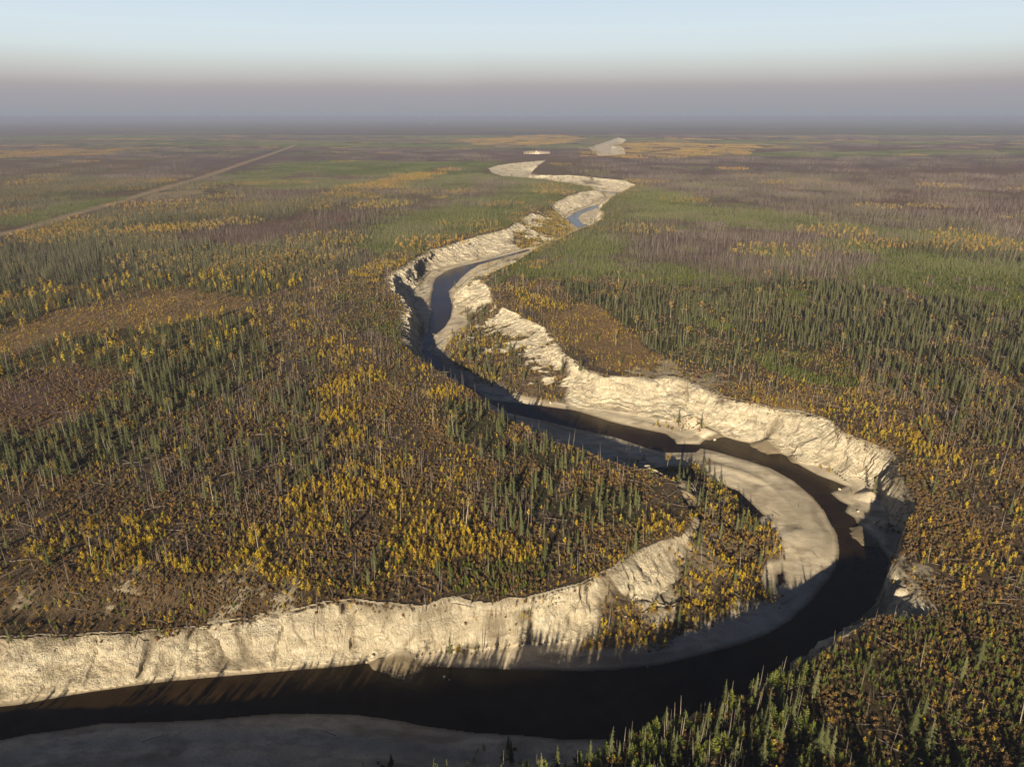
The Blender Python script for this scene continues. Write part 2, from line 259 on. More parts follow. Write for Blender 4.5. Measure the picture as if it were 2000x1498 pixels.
# ------------------------------------------------------------------ what grows where: outlines in the photo's frame, drawn one over the other
# B burnt scrub, P burn with young pines, G young pine carpet, S spruce, K standing dead + spruce, O golden scrub, Y spruce with golden aspens, T tan scrub, M mauve bog, D dead grey forest, R bare soil
CL = 'BPGSKOYTMDRNW'
ZON = [
 ('D', [(1150, 300), (2900, 290), (2900, 600), (1200, 600), (1180, 420)]),
 ('M', [(-900, 236), (2900, 236), (2900, 300), (1000, 310), (-900, 330)]),
 ('B', [(-900, 330), (700, 300), (1000, 310), (1200, 320), (1300, 400), (1300, 700), (-900, 900)]),
 ('D', [(1230, 335), (1400, 322), (1700, 305), (2900, 290), (2900, 520), (2000, 475), (1800, 447), (1600, 425), (1400, 402), (1300, 372)]),
 ('M', [(1650, 330), (2900, 310), (2900, 480), (2000, 455), (1700, 400)]),
 ('D', [(300, 325), (560, 300), (900, 300), (1000, 312), (900, 322), (560, 345), (360, 355)]),
 ('G', [(390, 355), (450, 340), (550, 320), (650, 312), (850, 318), (975, 315), (950, 335), (1000, 345), (900, 372), (780, 368), (680, 374), (560, 372), (440, 360)]),
 ('M', [(560, 340), (700, 345), (860, 350), (700, 352), (560, 350)]),
 ('G', [(680, 480), (740, 430), (800, 418), (875, 400), (1000, 370), (980, 345), (1060, 350), (1150, 364), (1135, 374), (1060, 405), (1000, 440), (925, 455), (850, 480), (760, 495)]),
 ('D', [(870, 385), (950, 352), (1000, 352), (980, 368), (900, 392)]),
 ('G', [(-900, 440), (0, 425), (60, 405), (130, 393), (215, 388), (150, 408), (60, 433), (0, 445)]),
 ('G', [(-200, 395), (20, 385), (110, 365), (190, 372), (120, 390), (30, 398)]),
 ('O', [(-300, 300), (200, 290), (300, 290), (200, 302), (0, 310)]), ('O', [(250, 335), (400, 330), (420, 338), (300, 348)]),
 ('Y', [(-900, 420), (0, 372), (160, 348), (320, 350), (420, 362), (300, 372), (150, 375), (0, 398)]),
 ('D', [(170, 352), (300, 318), (520, 296), (540, 300), (400, 335), (260, 365)]),
 ('M', [(370, 402), (520, 370), (630, 374), (560, 390), (400, 412)]),
 ('Y', [(110, 440), (200, 420), (400, 410), (560, 392), (700, 378), (725, 385), (600, 412), (430, 425), (250, 443), (120, 452)]),
 ('O', [(690, 372), (760, 355), (850, 335), (905, 325), (900, 332), (820, 352), (740, 374)]),
 ('B', [(240, 470), (500, 425), (680, 400), (760, 410), (720, 450), (640, 470), (400, 478)]), ('M', [(360, 470), (500, 432), (680, 412), (700, 425), (620, 462), (450, 482)]),
 ('O', [(280, 452), (420, 432), (480, 425), (400, 445), (300, 462)]),
 ('S', [(-900, 560), (0, 465), (150, 452), (330, 478), (500, 480), (640, 480), (610, 560), (520, 590), (400, 560), (250, 545), (100, 575), (0, 610), (-900, 760)]),
 ('Y', [(-900, 760), (0, 585), (100, 565), (250, 542), (400, 525), (500, 500), (590, 478), (650, 462), (672, 474), (620, 530), (580, 570), (540, 580), (440, 572), (360, 562), (200, 590), (60, 625), (0, 645), (-900, 800)]),
 ('T', [(-900, 800), (0, 655), (100, 610), (300, 582), (420, 566), (520, 585), (500, 605), (420, 610), (250, 642), (100, 668), (0, 690)]),
 ('Y', [(-900, 900), (0, 700), (100, 665), (250, 645), (420, 610), (480, 600), (530, 620), (490, 680), (400, 690), (250, 735), (130, 720), (40, 730), (0, 745)]),
 ('S', [(-900, 1020), (0, 800), (60, 860), (140, 800), (230, 745), (400, 690), (490, 650), (500, 690), (470, 740), (350, 800), (260, 850), (180, 920), (50, 930), (0, 960)]),
 ('M', [(-900, 900), (0, 745), (80, 735), (180, 725), (225, 740), (130, 800), (60, 850), (0, 865)]),
 ('K', [(250, 855), (350, 800), (470, 745), (600, 700), (650, 850), (600, 960), (460, 1000), (250, 960), (180, 930)]),
 ('P', [(700, 560), (830, 650), (800, 700), (700, 640), (660, 560)]),
 ('O', [(600, 690), (700, 680), (725, 720), (690, 760), (705, 860), (640, 880), (610, 800)]),
 ('O', [(-900, 1220), (0, 1065), (200, 1060), (430, 1090), (480, 1000), (600, 950), (700, 900), (850, 900), (950, 975), (1080, 1010), (1160, 1090), (1080, 1130), (1000, 1150), (750, 1170), (500, 1140), (300, 1125), (0, 1140), (-900, 1300)]),
 ('K', [(880, 960), (1000, 940), (1160, 980), (1220, 1060), (1130, 1090), (960, 1030)]),
 ('S', [(840, 790), (960, 800), (1030, 850), (1000, 890), (900, 860), (860, 830)]),
 ('S', [(950, 900), (1000, 850), (1100, 880), (1250, 925), (1300, 960), (1240, 1010), (1130, 1000), (1000, 960)]),
 ('P', [(870, 1120), (1000, 1100), (1090, 1110), (1050, 1170), (900, 1180)]),
 ('W', [(-900, 1190), (0, 1115), (300, 1105), (560, 1130), (700, 1150), (720, 1190), (500, 1260), (0, 1300), (-900, 1400)]),
 # right of the river
 ('W', [(1460, 770), (1560, 770), (1700, 790), (1850, 850), (2000, 930), (2900, 1100), (2900, 1260), (2000, 1180), (1850, 1200), (1740, 1180), (1730, 960), (1600, 840)]),
 ('O', [(1100, 300), (1250, 275), (1500, 285), (1400, 305), (1200, 312)]), ('O', [(850, 275), (1100, 262), (1150, 275), (1000, 290)]),
 ('G', [(1190, 455), (1160, 430), (1200, 392), (1250, 364), (1320, 370), (1350, 395), (1425, 405), (1500, 412), (1625, 430), (1800, 452), (2900, 560), (2900, 590), (1750, 470), (1550, 447), (1450, 452), (1360, 432), (1310, 424), (1240, 432)]),
 ('D', [(1200, 470), (1330, 430), (1480, 450), (1600, 465), (1620, 500), (1500, 500), (1400, 520), (1330, 540), (1210, 510)]),
 ('G', [(1290, 440), (1345, 440), (1340, 455), (1300, 455)]),
 ('G', [(940, 556), (955, 538), (1000, 508), (1100, 462), (1165, 445), (1210, 475), (1165, 500), (1205, 512), (1150, 545), (1090, 545), (1000, 545), (955, 570)]),
 ('O', [(1040, 515), (1100, 500), (1110, 512), (1060, 525)]), ('O', [(1070, 530), (1105, 530), (1100, 538), (1075, 538)]),
 ('S', [(1090, 548), (1200, 560), (1330, 540), (1450, 560), (1550, 530), (1700, 560), (1850, 590), (2900, 680), (2900, 960), (2000, 800), (1880, 750), (1700, 700), (1500, 712), (1400, 722), (1290, 690), (1260, 650), (1180, 600), (1100, 590)]),
 ('G', [(1200, 540), (1250, 515), (1325, 530), (1425, 550), (1400, 563), (1250, 560)]),
 ('G', [(1590, 462), (1700, 470), (1850, 488), (2900, 600), (2900, 780), (2000, 610), (1850, 575), (1700, 555), (1660, 540), (1750, 505), (1630, 487)]),
 ('Y', [(1700, 470), (1850, 480), (2050, 500), (2050, 512), (1850, 495), (1720, 482)]),
 ('G', [(1490, 488), (1565, 493), (1610, 520), (1550, 525), (1500, 508)]),
 ('G', [(1560, 575), (1620, 580), (1640, 600), (1570, 595)]), ('G', [(1385, 625), (1430, 628), (1440, 645), (1395, 642)]),
 ('T', [(1030, 600), (1090, 590), (1180, 605), (1260, 655), (1295, 700), (1300, 725), (1230, 735), (1150, 720), (1110, 690), (1075, 640), (1000, 600)]),
 ('O', [(970, 585), (1020, 565), (1080, 580), (1110, 600), (1080, 625), (1020, 610)]),
 ('P', [(1480, 700), (1560, 690), (1690, 712), (1780, 750), (1700, 770), (1560, 745)]),
 ('G', [(1500, 705), (1580, 712), (1650, 760), (1570, 748)]), ('G', [(1640, 730), (1720, 740), (1740, 765), (1670, 758)]),
 ('K', [(1700, 700), (1880, 745), (2900, 960), (2900, 1060), (2000, 900), (1880, 870), (1800, 800), (1720, 760)]),
 ('O', [(1730, 850), (1830, 850), (1880, 880), (1850, 905), (1770, 880)]),
 ('P', [(1700, 1215), (1850, 1190), (2900, 1150), (2900, 2600), (900, 2600), (900, 1500), (1500, 1330), (1650, 1260)]),
 ('N', [(-900, 2600), (-900, 1640), (0, 1620), (800, 1530), (1000, 1450), (1250, 1390), (1420, 1330), (1560, 1290), (1600, 1330), (1560, 1420), (1620, 1500), (1600, 2600)]),
]
RPX0, RPX1, RPY0, RPY1, RS = -900, 2900, 230, 2600, 2
rast = np.zeros(((RPY1-RPY0)//RS, (RPX1-RPX0)//RS), np.uint8)
for k, poly in ZON:
    ys = [p[1] for p in poly]; r0 = max(0, int((min(ys)-RPY0)/RS)); r1 = min(rast.shape[0], int((max(ys)-RPY0)/RS)+2)
    if r1 <= r0: continue
    yy = RPY0+(np.arange(r0, r1)+.5)*RS; xx = RPX0+(np.arange(rast.shape[1])+.5)*RS
    ins = np.zeros((r1-r0, len(xx)), bool)
    for i in range(len(poly)):
        (ax, ay), (bx, by) = poly[i], poly[(i+1) % len(poly)]
        if ay == by: continue
        m = (yy >= min(ay, by)) & (yy < max(ay, by))
        xc = ax+(yy-ay)/(by-ay)*(bx-ax)
        ins ^= m[:, None] & (xx[None, :] < xc[:, None])
    rast[r0:r1][ins] = CL.index(k)
def klass(x, y):
    s = np.clip(np.hypot(x, y)*.035, 2, 60)
    xw = x+s*fbm(x, y, 28, 3, 81)+2.5*fbm(x, y, 5, 2, 83)+.9*s*fbm(x, y, 150, 2, 87); yw = y+s*fbm(x, y, 28, 3, 91)*1.3+2.5*fbm(x, y, 5, 2, 93)
    px, py, f = proj(xw, yw, 0.0)
    c = np.clip(((px-RPX0)/RS).astype(int), 0, rast.shape[1]-1); r = np.clip(((py-RPY0)/RS).astype(int), 0, rast.shape[0]-1)
    k = rast[r, c].copy()
    # the far plain: long streaks of golden scrub, pine and dead forest
    d = np.hypot(x, y)
    far = (d > 2600) & (k == CL.index('M'))
    nf = fbm(x*.45, y, 420, 3, 101); ng = fbm(x*.4, y, 560, 3, 107)
    k[far & (nf > .27)] = CL.index('O'); k[far & (ng > .12)] = CL.index('G'); k[far & (ng < -.18)] = CL.index('D')
    k[far & (fbm(x*.35, y, 300, 2, 111) > .3)] = CL.index('S')
    # small openings and clumps inside the mapped patches
    nb = fbm(x, y, 16, 3, 121)
    k[(k == CL.index('O')) & (nb < -.22) & (d < 700)] = CL.index('B')
    k[(k == CL.index('S')) & (nb < -.34)] = CL.index('B')
    k[(k == CL.index('G')) & (nb < -.36)] = CL.index('D')
    k[(k == CL.index('B')) & (nb > .40) & (d < 700)] = CL.index('O')
    k[(k == CL.index('D')) & (nb > .44)] = CL.index('G')
    return k
# track and clearing at the upper left
ROAD = pts([(-200, 500), (-80, 476), (0, 458), (50, 446), (100, 431), (190, 405), (240, 392), (290, 377), (345, 361), (400, 345), (450, 328), (500, 311), (540, 297), (562, 289), (576, 284)])
CLEAR = pts([(270, 388), (300, 378), (350, 372), (405, 371), (400, 378), (340, 386), (290, 395)])
def seg_d(x, y, P):
    o = np.full(np.shape(x), 1e9)
    for i in range(len(P)-1):
        ax, ay = P[i]; bx, by = P[i+1]; dx, dy = bx-ax, by-ay; L = dx*dx+dy*dy
        tt = np.clip(((x-ax)*dx+(y-ay)*dy)/L, 0, 1); o = np.minimum(o, np.hypot(x-ax-tt*dx, y-ay-tt*dy))
    return o

# ------------------------------------------------------------------ materials
def mat(name):
    m = bpy.data.materials.new(name); m.use_nodes = True; t = m.node_tree; t.nodes.clear()
    o = N(t, 'ShaderNodeOutputMaterial'); b = N(t, 'ShaderNodeBsdfPrincipled'); b.inputs['Specular IOR Level'].default_value = .15; b.inputs['Roughness'].default_value = .85
    t.links.new(b.outputs[0], o.inputs['Surface']); return m, t, b
def noise(t, sc, det=3, vec=None, rough=.55):
    n = N(t, 'ShaderNodeTexNoise'); n.inputs['Scale'].default_value = sc; n.inputs['Detail'].default_value = det; n.inputs['Roughness'].default_value = rough
    if vec is not None: t.links.new(vec, n.inputs['Vector'])
    return n.outputs['Fac']
def rampn(t, fac, stops, mode='LINEAR'):
    r = N(t, 'ShaderNodeValToRGB'); t.links.new(fac, r.inputs[0]); r.color_ramp.interpolation = mode
    for i, (p, c) in enumerate(stops):
        e = r.color_ramp.elements[i] if i < 2 else r.color_ramp.elements.new(p)
        e.position = p; e.color = (*c, 1) if len(c) == 3 else c
    return r.outputs[0]
def mixc(t, fac, a, b, kind='MIX'):
    m = N(t, 'ShaderNodeMix', data_type='RGBA', blend_type=kind)
    if isinstance(fac, (int, float)): m.inputs[0].default_value = fac
    else: t.links.new(fac, m.inputs[0])
    for i, v in ((6, a), (7, b)):
        if isinstance(v, tuple): m.inputs[i].default_value = (*v, 1) if len(v) == 3 else v
        else: t.links.new(v, m.inputs[i])
    return m.outputs[2]
def mth(t, op, a, b=None, c=None):
    m = N(t, 'ShaderNodeMath', operation=op)
    for i, v in enumerate((a, b, c)):
        if v is None: continue
        if isinstance(v, (int, float)): m.inputs[i].default_value = v
        else: t.links.new(v, m.inputs[i])
    return m.outputs[0]
def posn(t, scale=(1, 1, 1)):
    g = N(t, 'ShaderNodeNewGeometry'); v = N(t, 'ShaderNodeVectorMath', operation='MULTIPLY'); v.inputs[1].default_value = scale
    t.links.new(g.outputs['Position'], v.inputs[0]); return v.outputs[0]
def attr(t, name):
    a = N(t, 'ShaderNodeAttribute', attribute_name=name); return a
def bump(t, b, h, dist, strength=1):
    n = N(t, 'ShaderNodeBump'); n.inputs['Distance'].default_value = dist; n.inputs['Strength'].default_value = strength
    t.links.new(h, n.inputs['Height']); t.links.new(n.outputs[0], b.inputs['Normal']); return n

# earth: scrub soil, chalk face and gravel, told apart by painted cover masks
mE, t, b = mat('earth')
p1 = posn(t); col = attr(t, 'cover'); msk = attr(t, 'kindmask'); ms = N(t, 'ShaderNodeSeparateColor'); t.links.new(msk.outputs['Color'], ms.inputs[0])
g = mixc(t, 1.0, col.outputs['Color'], rampn(t, noise(t, .55, 6, p1, .72), [(.28, (.30, .30, .30)), (.5, (.85, .85, .85)), (.72, (1.75, 1.6, 1.45))]), 'MULTIPLY')
g = mixc(t, 1.0, g, rampn(t, noise(t, .06, 4, p1, .6), [(.3, (.75, .78, .8)), (.7, (1.2, 1.15, 1.1))]), 'MULTIPLY')
pz = posn(t, (.045, .045, .42)); pv = posn(t, (.55, .55, .05)); pd = posn(t, (.2, .2, .3))
ch = rampn(t, noise(t, 1.6, 6, pz, .65), [(.30, (.60, .51, .36)), (.42, (.76, .665, .49)), (.56, (.85, .76, .58)), (.70, (.88, .82, .67))])
ch = mixc(t, rampn(t, noise(t, .35, 5, p1, .6), [(.48, (0, 0, 0)), (.60, (.6, .6, .6))]), ch, (.52, .45, .335))
ch = mixc(t, rampn(t, noise(t, 1.0, 4, pv, .6), [(.64, (0, 0, 0)), (.76, (.5, .5, .5))]), ch, (.42, .30, .17))
ch = mixc(t, rampn(t, noise(t, 1.8, 5, pd, .7), [(.62, (0, 0, 0)), (.68, (.8, .8, .8))]), ch, (.78, .76, .70))
ch = mixc(t, rampn(t, noise(t, .16, 6, posn(t, (1, 1, 2.2)), .7), [(.50, (0, 0, 0)), (.58, (.5, .5, .5))]), ch, (.46, .39, .285))
ch = mixc(t, rampn(t, noise(t, .9, 4, posn(t, (.12, .12, 1.6)), .6), [(.60, (0, 0, 0)), (.66, (.55, .55, .55))]), ch, (.33, .27, .19))
ch = mixc(t, rampn(t, noise(t, .07, 4, posn(t, (1, 1, 2)), .65), [(.48, (0, 0, 0)), (.62, (.4, .4, .4))]), ch, (.48, .40, .29))
ch = mixc(t, rampn(t, noise(t, 1.5, 4, p1, .7), [(.60, (0, 0, 0)), (.70, (.6, .6, .6))]), ch, (.20, .165, .12))
gr = rampn(t, noise(t, .11, 6, p1, .62), [(.32, (.54, .455, .325)), (.5, (.70, .605, .45)), (.68, (.78, .69, .53))])
gr = mixc(t, rampn(t, noise(t, 2.2, 3, p1, .8), [(.52, (0, 0, 0)), (.70, (.75, .75, .75))]), gr, (.27, .245, .20))
gr = mixc(t, rampn(t, noise(t, .5, 5, posn(t, (.35, .9, .5)), .6), [(.48, (0, 0, 0)), (.66, (.6, .6, .6))]), gr, (.33, .27, .185))
gr = mixc(t, rampn(t, noise(t, .035, 3, p1, .5), [(.45, (0, 0, 0)), (.62, (.5, .5, .5))]), gr, (.30, .26, .20))
wet = ms.outputs[2]
gr = mixc(t, wet, gr, (.13, .10, .06))
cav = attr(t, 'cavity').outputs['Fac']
ch = mixc(t, mth(t, 'MULTIPLY', cav, .8), ch, (.11, .08, .05))  # painted shade in cracks and gullies, and the dark peaty top edge
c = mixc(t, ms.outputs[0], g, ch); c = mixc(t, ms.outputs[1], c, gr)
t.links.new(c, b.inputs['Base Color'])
hs = mth(t, 'ADD', mth(t, 'MULTIPLY', noise(t, 1.6, 6, pz, .7), 1.5), mth(t, 'MULTIPLY', noise(t, 1.5, 6, pv, .75), 3.2))
hs = mth(t, 'ADD', mth(t, 'MULTIPLY', hs, ms.outputs[0]), mth(t, 'MULTIPLY', noise(t, 1.9, 6, p1, .8), mth(t, 'SUBTRACT', 1.0, mth(t, 'MULTIPLY', ms.outputs[1], .62))))
bump(t, b, hs, .9)

mW, t, b = mat('river_water')
p1 = posn(t); b.inputs['Roughness'].default_value = .10; b.inputs['Specular IOR Level'].default_value = .2; b.inputs['IOR'].default_value = 1.33
t.links.new(rampn(t, noise(t, .05, 4, p1, .6), [(.35, (.013, .008, .003)), (.7, (.036, .022, .009))]), b.inputs['Base Color'])
bump(t, b, noise(t, .9, 4, posn(t, (1, 1, 1)), .6), .12, .5)

def leafmat(name, stops, rough=.8, sc=.22, trans=.0):
    m, t, b = mat(name)
    oi = N(t, 'ShaderNodeObjectInfo'); p = posn(t)
    f = mth(t, 'ADD', mth(t, 'MULTIPLY', oi.outputs['Random'], .55), mth(t, 'MULTIPLY', noise(t, sc, 2, p, .5), .45))
    t.links.new(rampn(t, f, stops), b.inputs['Base Color']); b.inputs['Roughness'].default_value = rough; b.inputs['Specular IOR Level'].default_value = .08
    return m
M = {}
M['spruce'] = leafmat('spruce_needles', [(.2, (.052, .060, .023)), (.5, (.082, .090, .038)), (.8, (.118, .120, .055))])
M['pine'] = leafmat('pine_needles', [(.2, (.080, .102, .015)), (.5, (.110, .138, .020)), (.8, (.150, .162, .030))])
M['aspen'] = leafmat('aspen_leaves', [(.18, (.13, .072, .022)), (.36, (.26, .16, .02)), (.54, (.48, .33, .018)), (.70, (.36, .29, .028)), (.85, (.32, .145, .02))])
M['larch'] = leafmat('larch_needles', [(.2, (.17, .125, .035)), (.5, (.31, .215, .045)), (.8, (.33, .19, .05))])
M['pinefar'] = leafmat('young_pine_needles', [(.2, (.100, .128, .018)), (.5, (.140, .175, .022)), (.8, (.185, .205, .035))])
M['rust'] = leafmat('scrub_leaves', [(.15, (.075, .052, .028)), (.35, (.14, .080, .034)), (.55, (.12, .095, .046)), (.7, (.23, .13, .028)), (.85, (.14, .065, .03))], sc=.35)
M['bark'] = leafmat('grey_bark', [(.2, (.15, .125, .10)), (.8, (.30, .265, .22))])
M['dead'] = leafmat('weathered_wood', [(.2, (.10, .080, .068)), (.5, (.16, .130, .112)), (.8, (.24, .20, .175)), (.93, (.42, .38, .32))])
M['birch'] = leafmat('pale_bark', [(.2, (.20, .18, .145)), (.8, (.38, .345, .285))])
M['twig'] = leafmat('bare_twigs', [(.2, (.13, .10, .078)), (.8, (.26, .215, .17))])

# ------------------------------------------------------------------ terrain meshes
def mesh_from(name, V, F, mats, mi=None, n=None):
    me = bpy.data.meshes.new(name); V = np.ascontiguousarray(V, np.float32); F = np.ascontiguousarray(F, np.int32)
    k = F.shape[1]
    me.vertices.add(len(V)); me.vertices.foreach_set('co', V.ravel())
    me.loops.add(F.size); me.loops.foreach_set('vertex_index', F.ravel())
    me.polygons.add(len(F)); me.polygons.foreach_set('loop_start', np.arange(0, F.size, k, dtype=np.int32))
    if mi is not None: me.polygons.foreach_set('material_index', np.ascontiguousarray(mi, np.int32))
    for m in mats: me.materials.append(m)
    me.update(calc_edges=True); return me
def link(name, me, parent=None, **props):
    o = bpy.data.objects.new(name, me); C.objects.link(o)
    if parent is not None: o.parent = parent
    for k_, v in props.items(): o[k_] = v
    return o
kg = np.zeros((NR, NC), np.uint8)
for r in range(0, NR, 200): kg[r:r+200] = klass(X[r:r+200], Y[r:r+200])
BASE = {'W': (.112, .080, .047), 'N': (.075, .062, .030), 'B': (.105, .078, .050), 'P': (.092, .070, .035), 'G': (.11, .14, .024), 'S': (.066, .062, .030), 'K': (.095, .073, .048), 'O': (.135, .092, .035), 'Y': (.115, .092, .032), 'T': (.215, .145, .07), 'M': (.135, .085, .062), 'D': (.130, .090, .075), 'R': (.40, .32, .22)}
BASEF = {'W': (.15, .095, .045), 'N': (.08, .07, .03), 'B': (.145, .10, .052), 'P': (.10, .09, .04), 'G': (.135, .175, .022), 'S': (.070, .075, .036), 'K': (.10, .085, .06), 'O': (.19, .12, .045), 'Y': (.17, .135, .04), 'T': (.22, .15, .07), 'M': (.150, .092, .068), 'D': (.135, .090, .082), 'R': (.42, .34, .24)}
LN = np.array([BASE[k] for k in CL]); LF = np.array([BASEF[k] for k in CL])
fd = np.clip((np.hypot(X, Y)-500)/1500, 0, 1)[..., None]
cov = LN[kg]*(1-fd)+LF[kg]*fd
m_far = Y[:, 0] > 1500
# soften class edges a little with a 3x3 mean
cs = cov.copy(); cs[1:-1, 1:-1] = (cov[1:-1, 1:-1]*2+cov[:-2, 1:-1]+cov[2:, 1:-1]+cov[1:-1, :-2]+cov[1:-1, 2:])/6; cov = cs
rd = seg_d(X, Y, ROAD)+fbm(X, Y, 28, 3, 140)*7
rw = np.maximum(sstep(16, 9.0, rd)*.6, sstep(7.5, 5, seg_d(X, Y, ROAD)))
clr = ginside(np.array(CLEAR)); clr = np.where(clr, sstep(0, 8, gdist(np.array(CLEAR), 20)+6*fbm(X, Y, 14, 2, 143)), 0)
rr = np.maximum(rw, clr*.8)[..., None]; cov = cov*(1-rr)+np.array((.34, .26, .165))*rr
# pale gravel pits and river cuts far off, seen as thin light marks
for (ax, ay, bx, by, wd, al) in [(1335, 262, 1398, 260, 5, .8), (838, 243, 850, 239, 22, .6), (1862, 249, 1888, 249, 30, .9), (1195, 262, 1215, 263, 18, .8), (0, 0, 0, 0, 0, 0)]:
    if wd:
        a_ = pts([(ax, ay), (bx, by)]); q = sstep(wd*2.2, wd, seg_d(X, Y, a_))[..., None]*al; cov = cov*(1-q)+np.array((.55, .47, .36))*q
sR = np.where(inC, -dR, dR); sF = np.where(inF, -dF, dF); sW = np.where(inW, -dW, dW)
vegn = fbm(X, Y, 13, 3, 151)+.5*fbm(X, Y, 4, 2, 153)
# how chalky: bare on the cliffs, broken by scrub on the terraces
slope_bare = 1+(sstep(.28, .42, vegn+.62*(1-np.clip(tpr*1.45, 0, 1))+.25*n2)-1)*sstep(.3, .6, terr)
pxv = proj(X, Y, -8.0)[0]; slope_bare = slope_bare*(1-.92*sstep(1305, 1385, pxv+60*vegn)*ginside(np.array(TERR[1]))*sstep(.3, .55, terr))
slope_bare = np.where((Y > 1000), np.where(terr > .5, .1, 1), slope_bare)
fringe = sstep(.008, .035, tpr+.022*vegn)
bare = np.where(inC & ~inF, slope_bare*np.maximum(fringe, .0), np.where(~inC & (dR < .7+.5*n2) & (dF < 26), np.where(terr > .5, 0, .55)*(Y > 128), 0))
# bare chalk spots on the shoulders above the cliffs
for (px_, py_, rr_) in [(250, 1140, 4), (480, 1155, 6), (440, 1182, 6), (560, 1158, 3.5), (60, 1160, 3), (1540, 800, 6), (1312, 729, 9), (1378, 748, 8), (1250, 736, 6), (940, 552, 10), (1782, 1125, 6)]:
    cx, cy = unproj(px_, py_, -2); bare = np.maximum(bare, sstep(1.0, .35, np.hypot(X-cx, (Y-cy)*.6)/rr_+.9*vegn+1.1*n2)*np.where(inF, 0, .42))
# the canyon edge: a thin worn strip
grav = np.where(inF, 1.0, 0); grav = np.where(inF, 1-.0*dF, 0)
H = H.astype(np.float32)
band = ((dR < 3.2) | (dF < 2.5)).astype(np.float32)
for _ in range(4):
    S = H.copy(); S[1:-1, 1:-1] = (H[1:-1, 1:-1]*2+H[:-2, 1:-1]+H[2:, 1:-1]+H[1:-1, :-2]+H[1:-1, 2:])/6; H = H*(1-band)+S*band
# the chalk face itself: ledges, buttresses and open cracks pushed in and out of the wall
def vn3(x, y, z, s):
    iz = np.floor(z).astype(np.int64); fz = z-iz; fz = fz*fz*(3-2*fz); o = 0
    h0 = np.zeros_like(x)
    for dz, wz in ((0, 1-fz), (1, fz)):
        zz = iz+dz; o = o+wz*vnoise(x+zz*37.13, y+zz*11.71, s)
    return o*2-1
cm = inC & ~inF & (Y < 1700)
A_ = np.clip(dF, 0, 60)-np.clip(dR, 0, 60)
gc = np.gradient(A_, axis=1)/np.maximum(np.gradient(X, axis=1), 1e-3); gr_ = (np.gradient(A_, axis=0)-gc*np.gradient(X, axis=0))/np.gradient(Y, axis=0)
gl = np.hypot(gc, gr_)+1e-4; ux, uy = -gc/gl, -gr_/gl          # out of the wall, into the canyon
xs, ys, zs = X[cm], Y[cm], H[cm].astype(float); far_k = np.clip(ys/220, 1, 4)
bt = vn3(xs/(17*far_k), ys/(17*far_k), zs/30, 3)*1.6+vn3(xs/(6*far_k), ys/(6*far_k), zs/9, 5)*2.0+vn3(xs/3.1, ys/3.1, zs/2.2, 8)*1.0+vn3(xs/1.5, ys/1.5, zs/1.1, 11)*.38+vn3(xs/60, ys/60, zs/1.6, 13)*.35
ck = 1-np.abs(vn3(xs/(13*far_k), ys/(13*far_k), zs/30, 17)); ck = np.clip((ck-.90)/.10, 0, 1)*sstep(-.1, .35, vn3(xs/22, ys/22, zs/10, 19))
gul = np.abs(vn3(xs/(4.2*far_k), ys/(4.2*far_k), zs/26, 23)); edge_ = np.minimum(dR[cm], dF[cm]); push = (bt-ck*2.6-((gully[cm]-.45)*2.3-(gc_[cm]-.5)*3.0)*(1-.85*terr[cm])+np.minimum(gul*2.6, 1)*.8-.5)*sstep(.2, 2.0, edge_)
DXY = np.zeros((NR, NC, 2), np.float32); push = np.clip(push, -2.6, 2.2)*np.clip(wid[cm]/4, .6, 1.3); DXY[cm, 0] = push*ux[cm]; DXY[cm, 1] = push*uy[cm]
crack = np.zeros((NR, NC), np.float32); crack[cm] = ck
# vegetated toe margin of the bars
edgev = inF*sstep(5, 1.5, dF-2.5*vegn)*sstep(3, 7, sW)*sstep(.2, .35, terr)
grav = grav*(1-.75*edgev)
wetm = np.clip(1-(sW)/1.6, 0, 1)*np.where(inF, 1, 0)*.85
wetm = np.maximum(wetm, np.where(inF & ~inW, sstep(.34, .5, fbm(X, Y, 10, 3, 157)+.25*fbm(X*.4, Y, 4, 2, 158))*.35, 0))
flood = np.where(inF & ~inW, sstep(.45, .95, np.sin(dW/1.7+n3*3+n1*1.2))*sstep(-.2, .3, fbm(X, Y, 24, 2, 161))*.38, 0)
wetm = np.maximum(wetm, flood)
km = np.stack([bare, grav, wetm], -1)
P3 = np.stack([X+DXY[..., 0], Y+DXY[..., 1], H], -1).reshape(-1, 3)
idx = np.arange(NR*NC).reshape(NR, NC)
Q = np.stack([idx[:-1, :-1], idx[:-1, 1:], idx[1:, 1:], idx[1:, :-1]], -1).reshape(-1, 4)
onC = inC & ~inF; anyof = lambda A: A[:-1, :-1] | A[1:, :-1] | A[:-1, 1:] | A[1:, 1:]
isC = anyof(onC | ((dR < 1.0) & (Y < 900))).ravel(); fC = isC | anyof(inF).ravel(); fF = anyof(inF).ravel() & ~isC
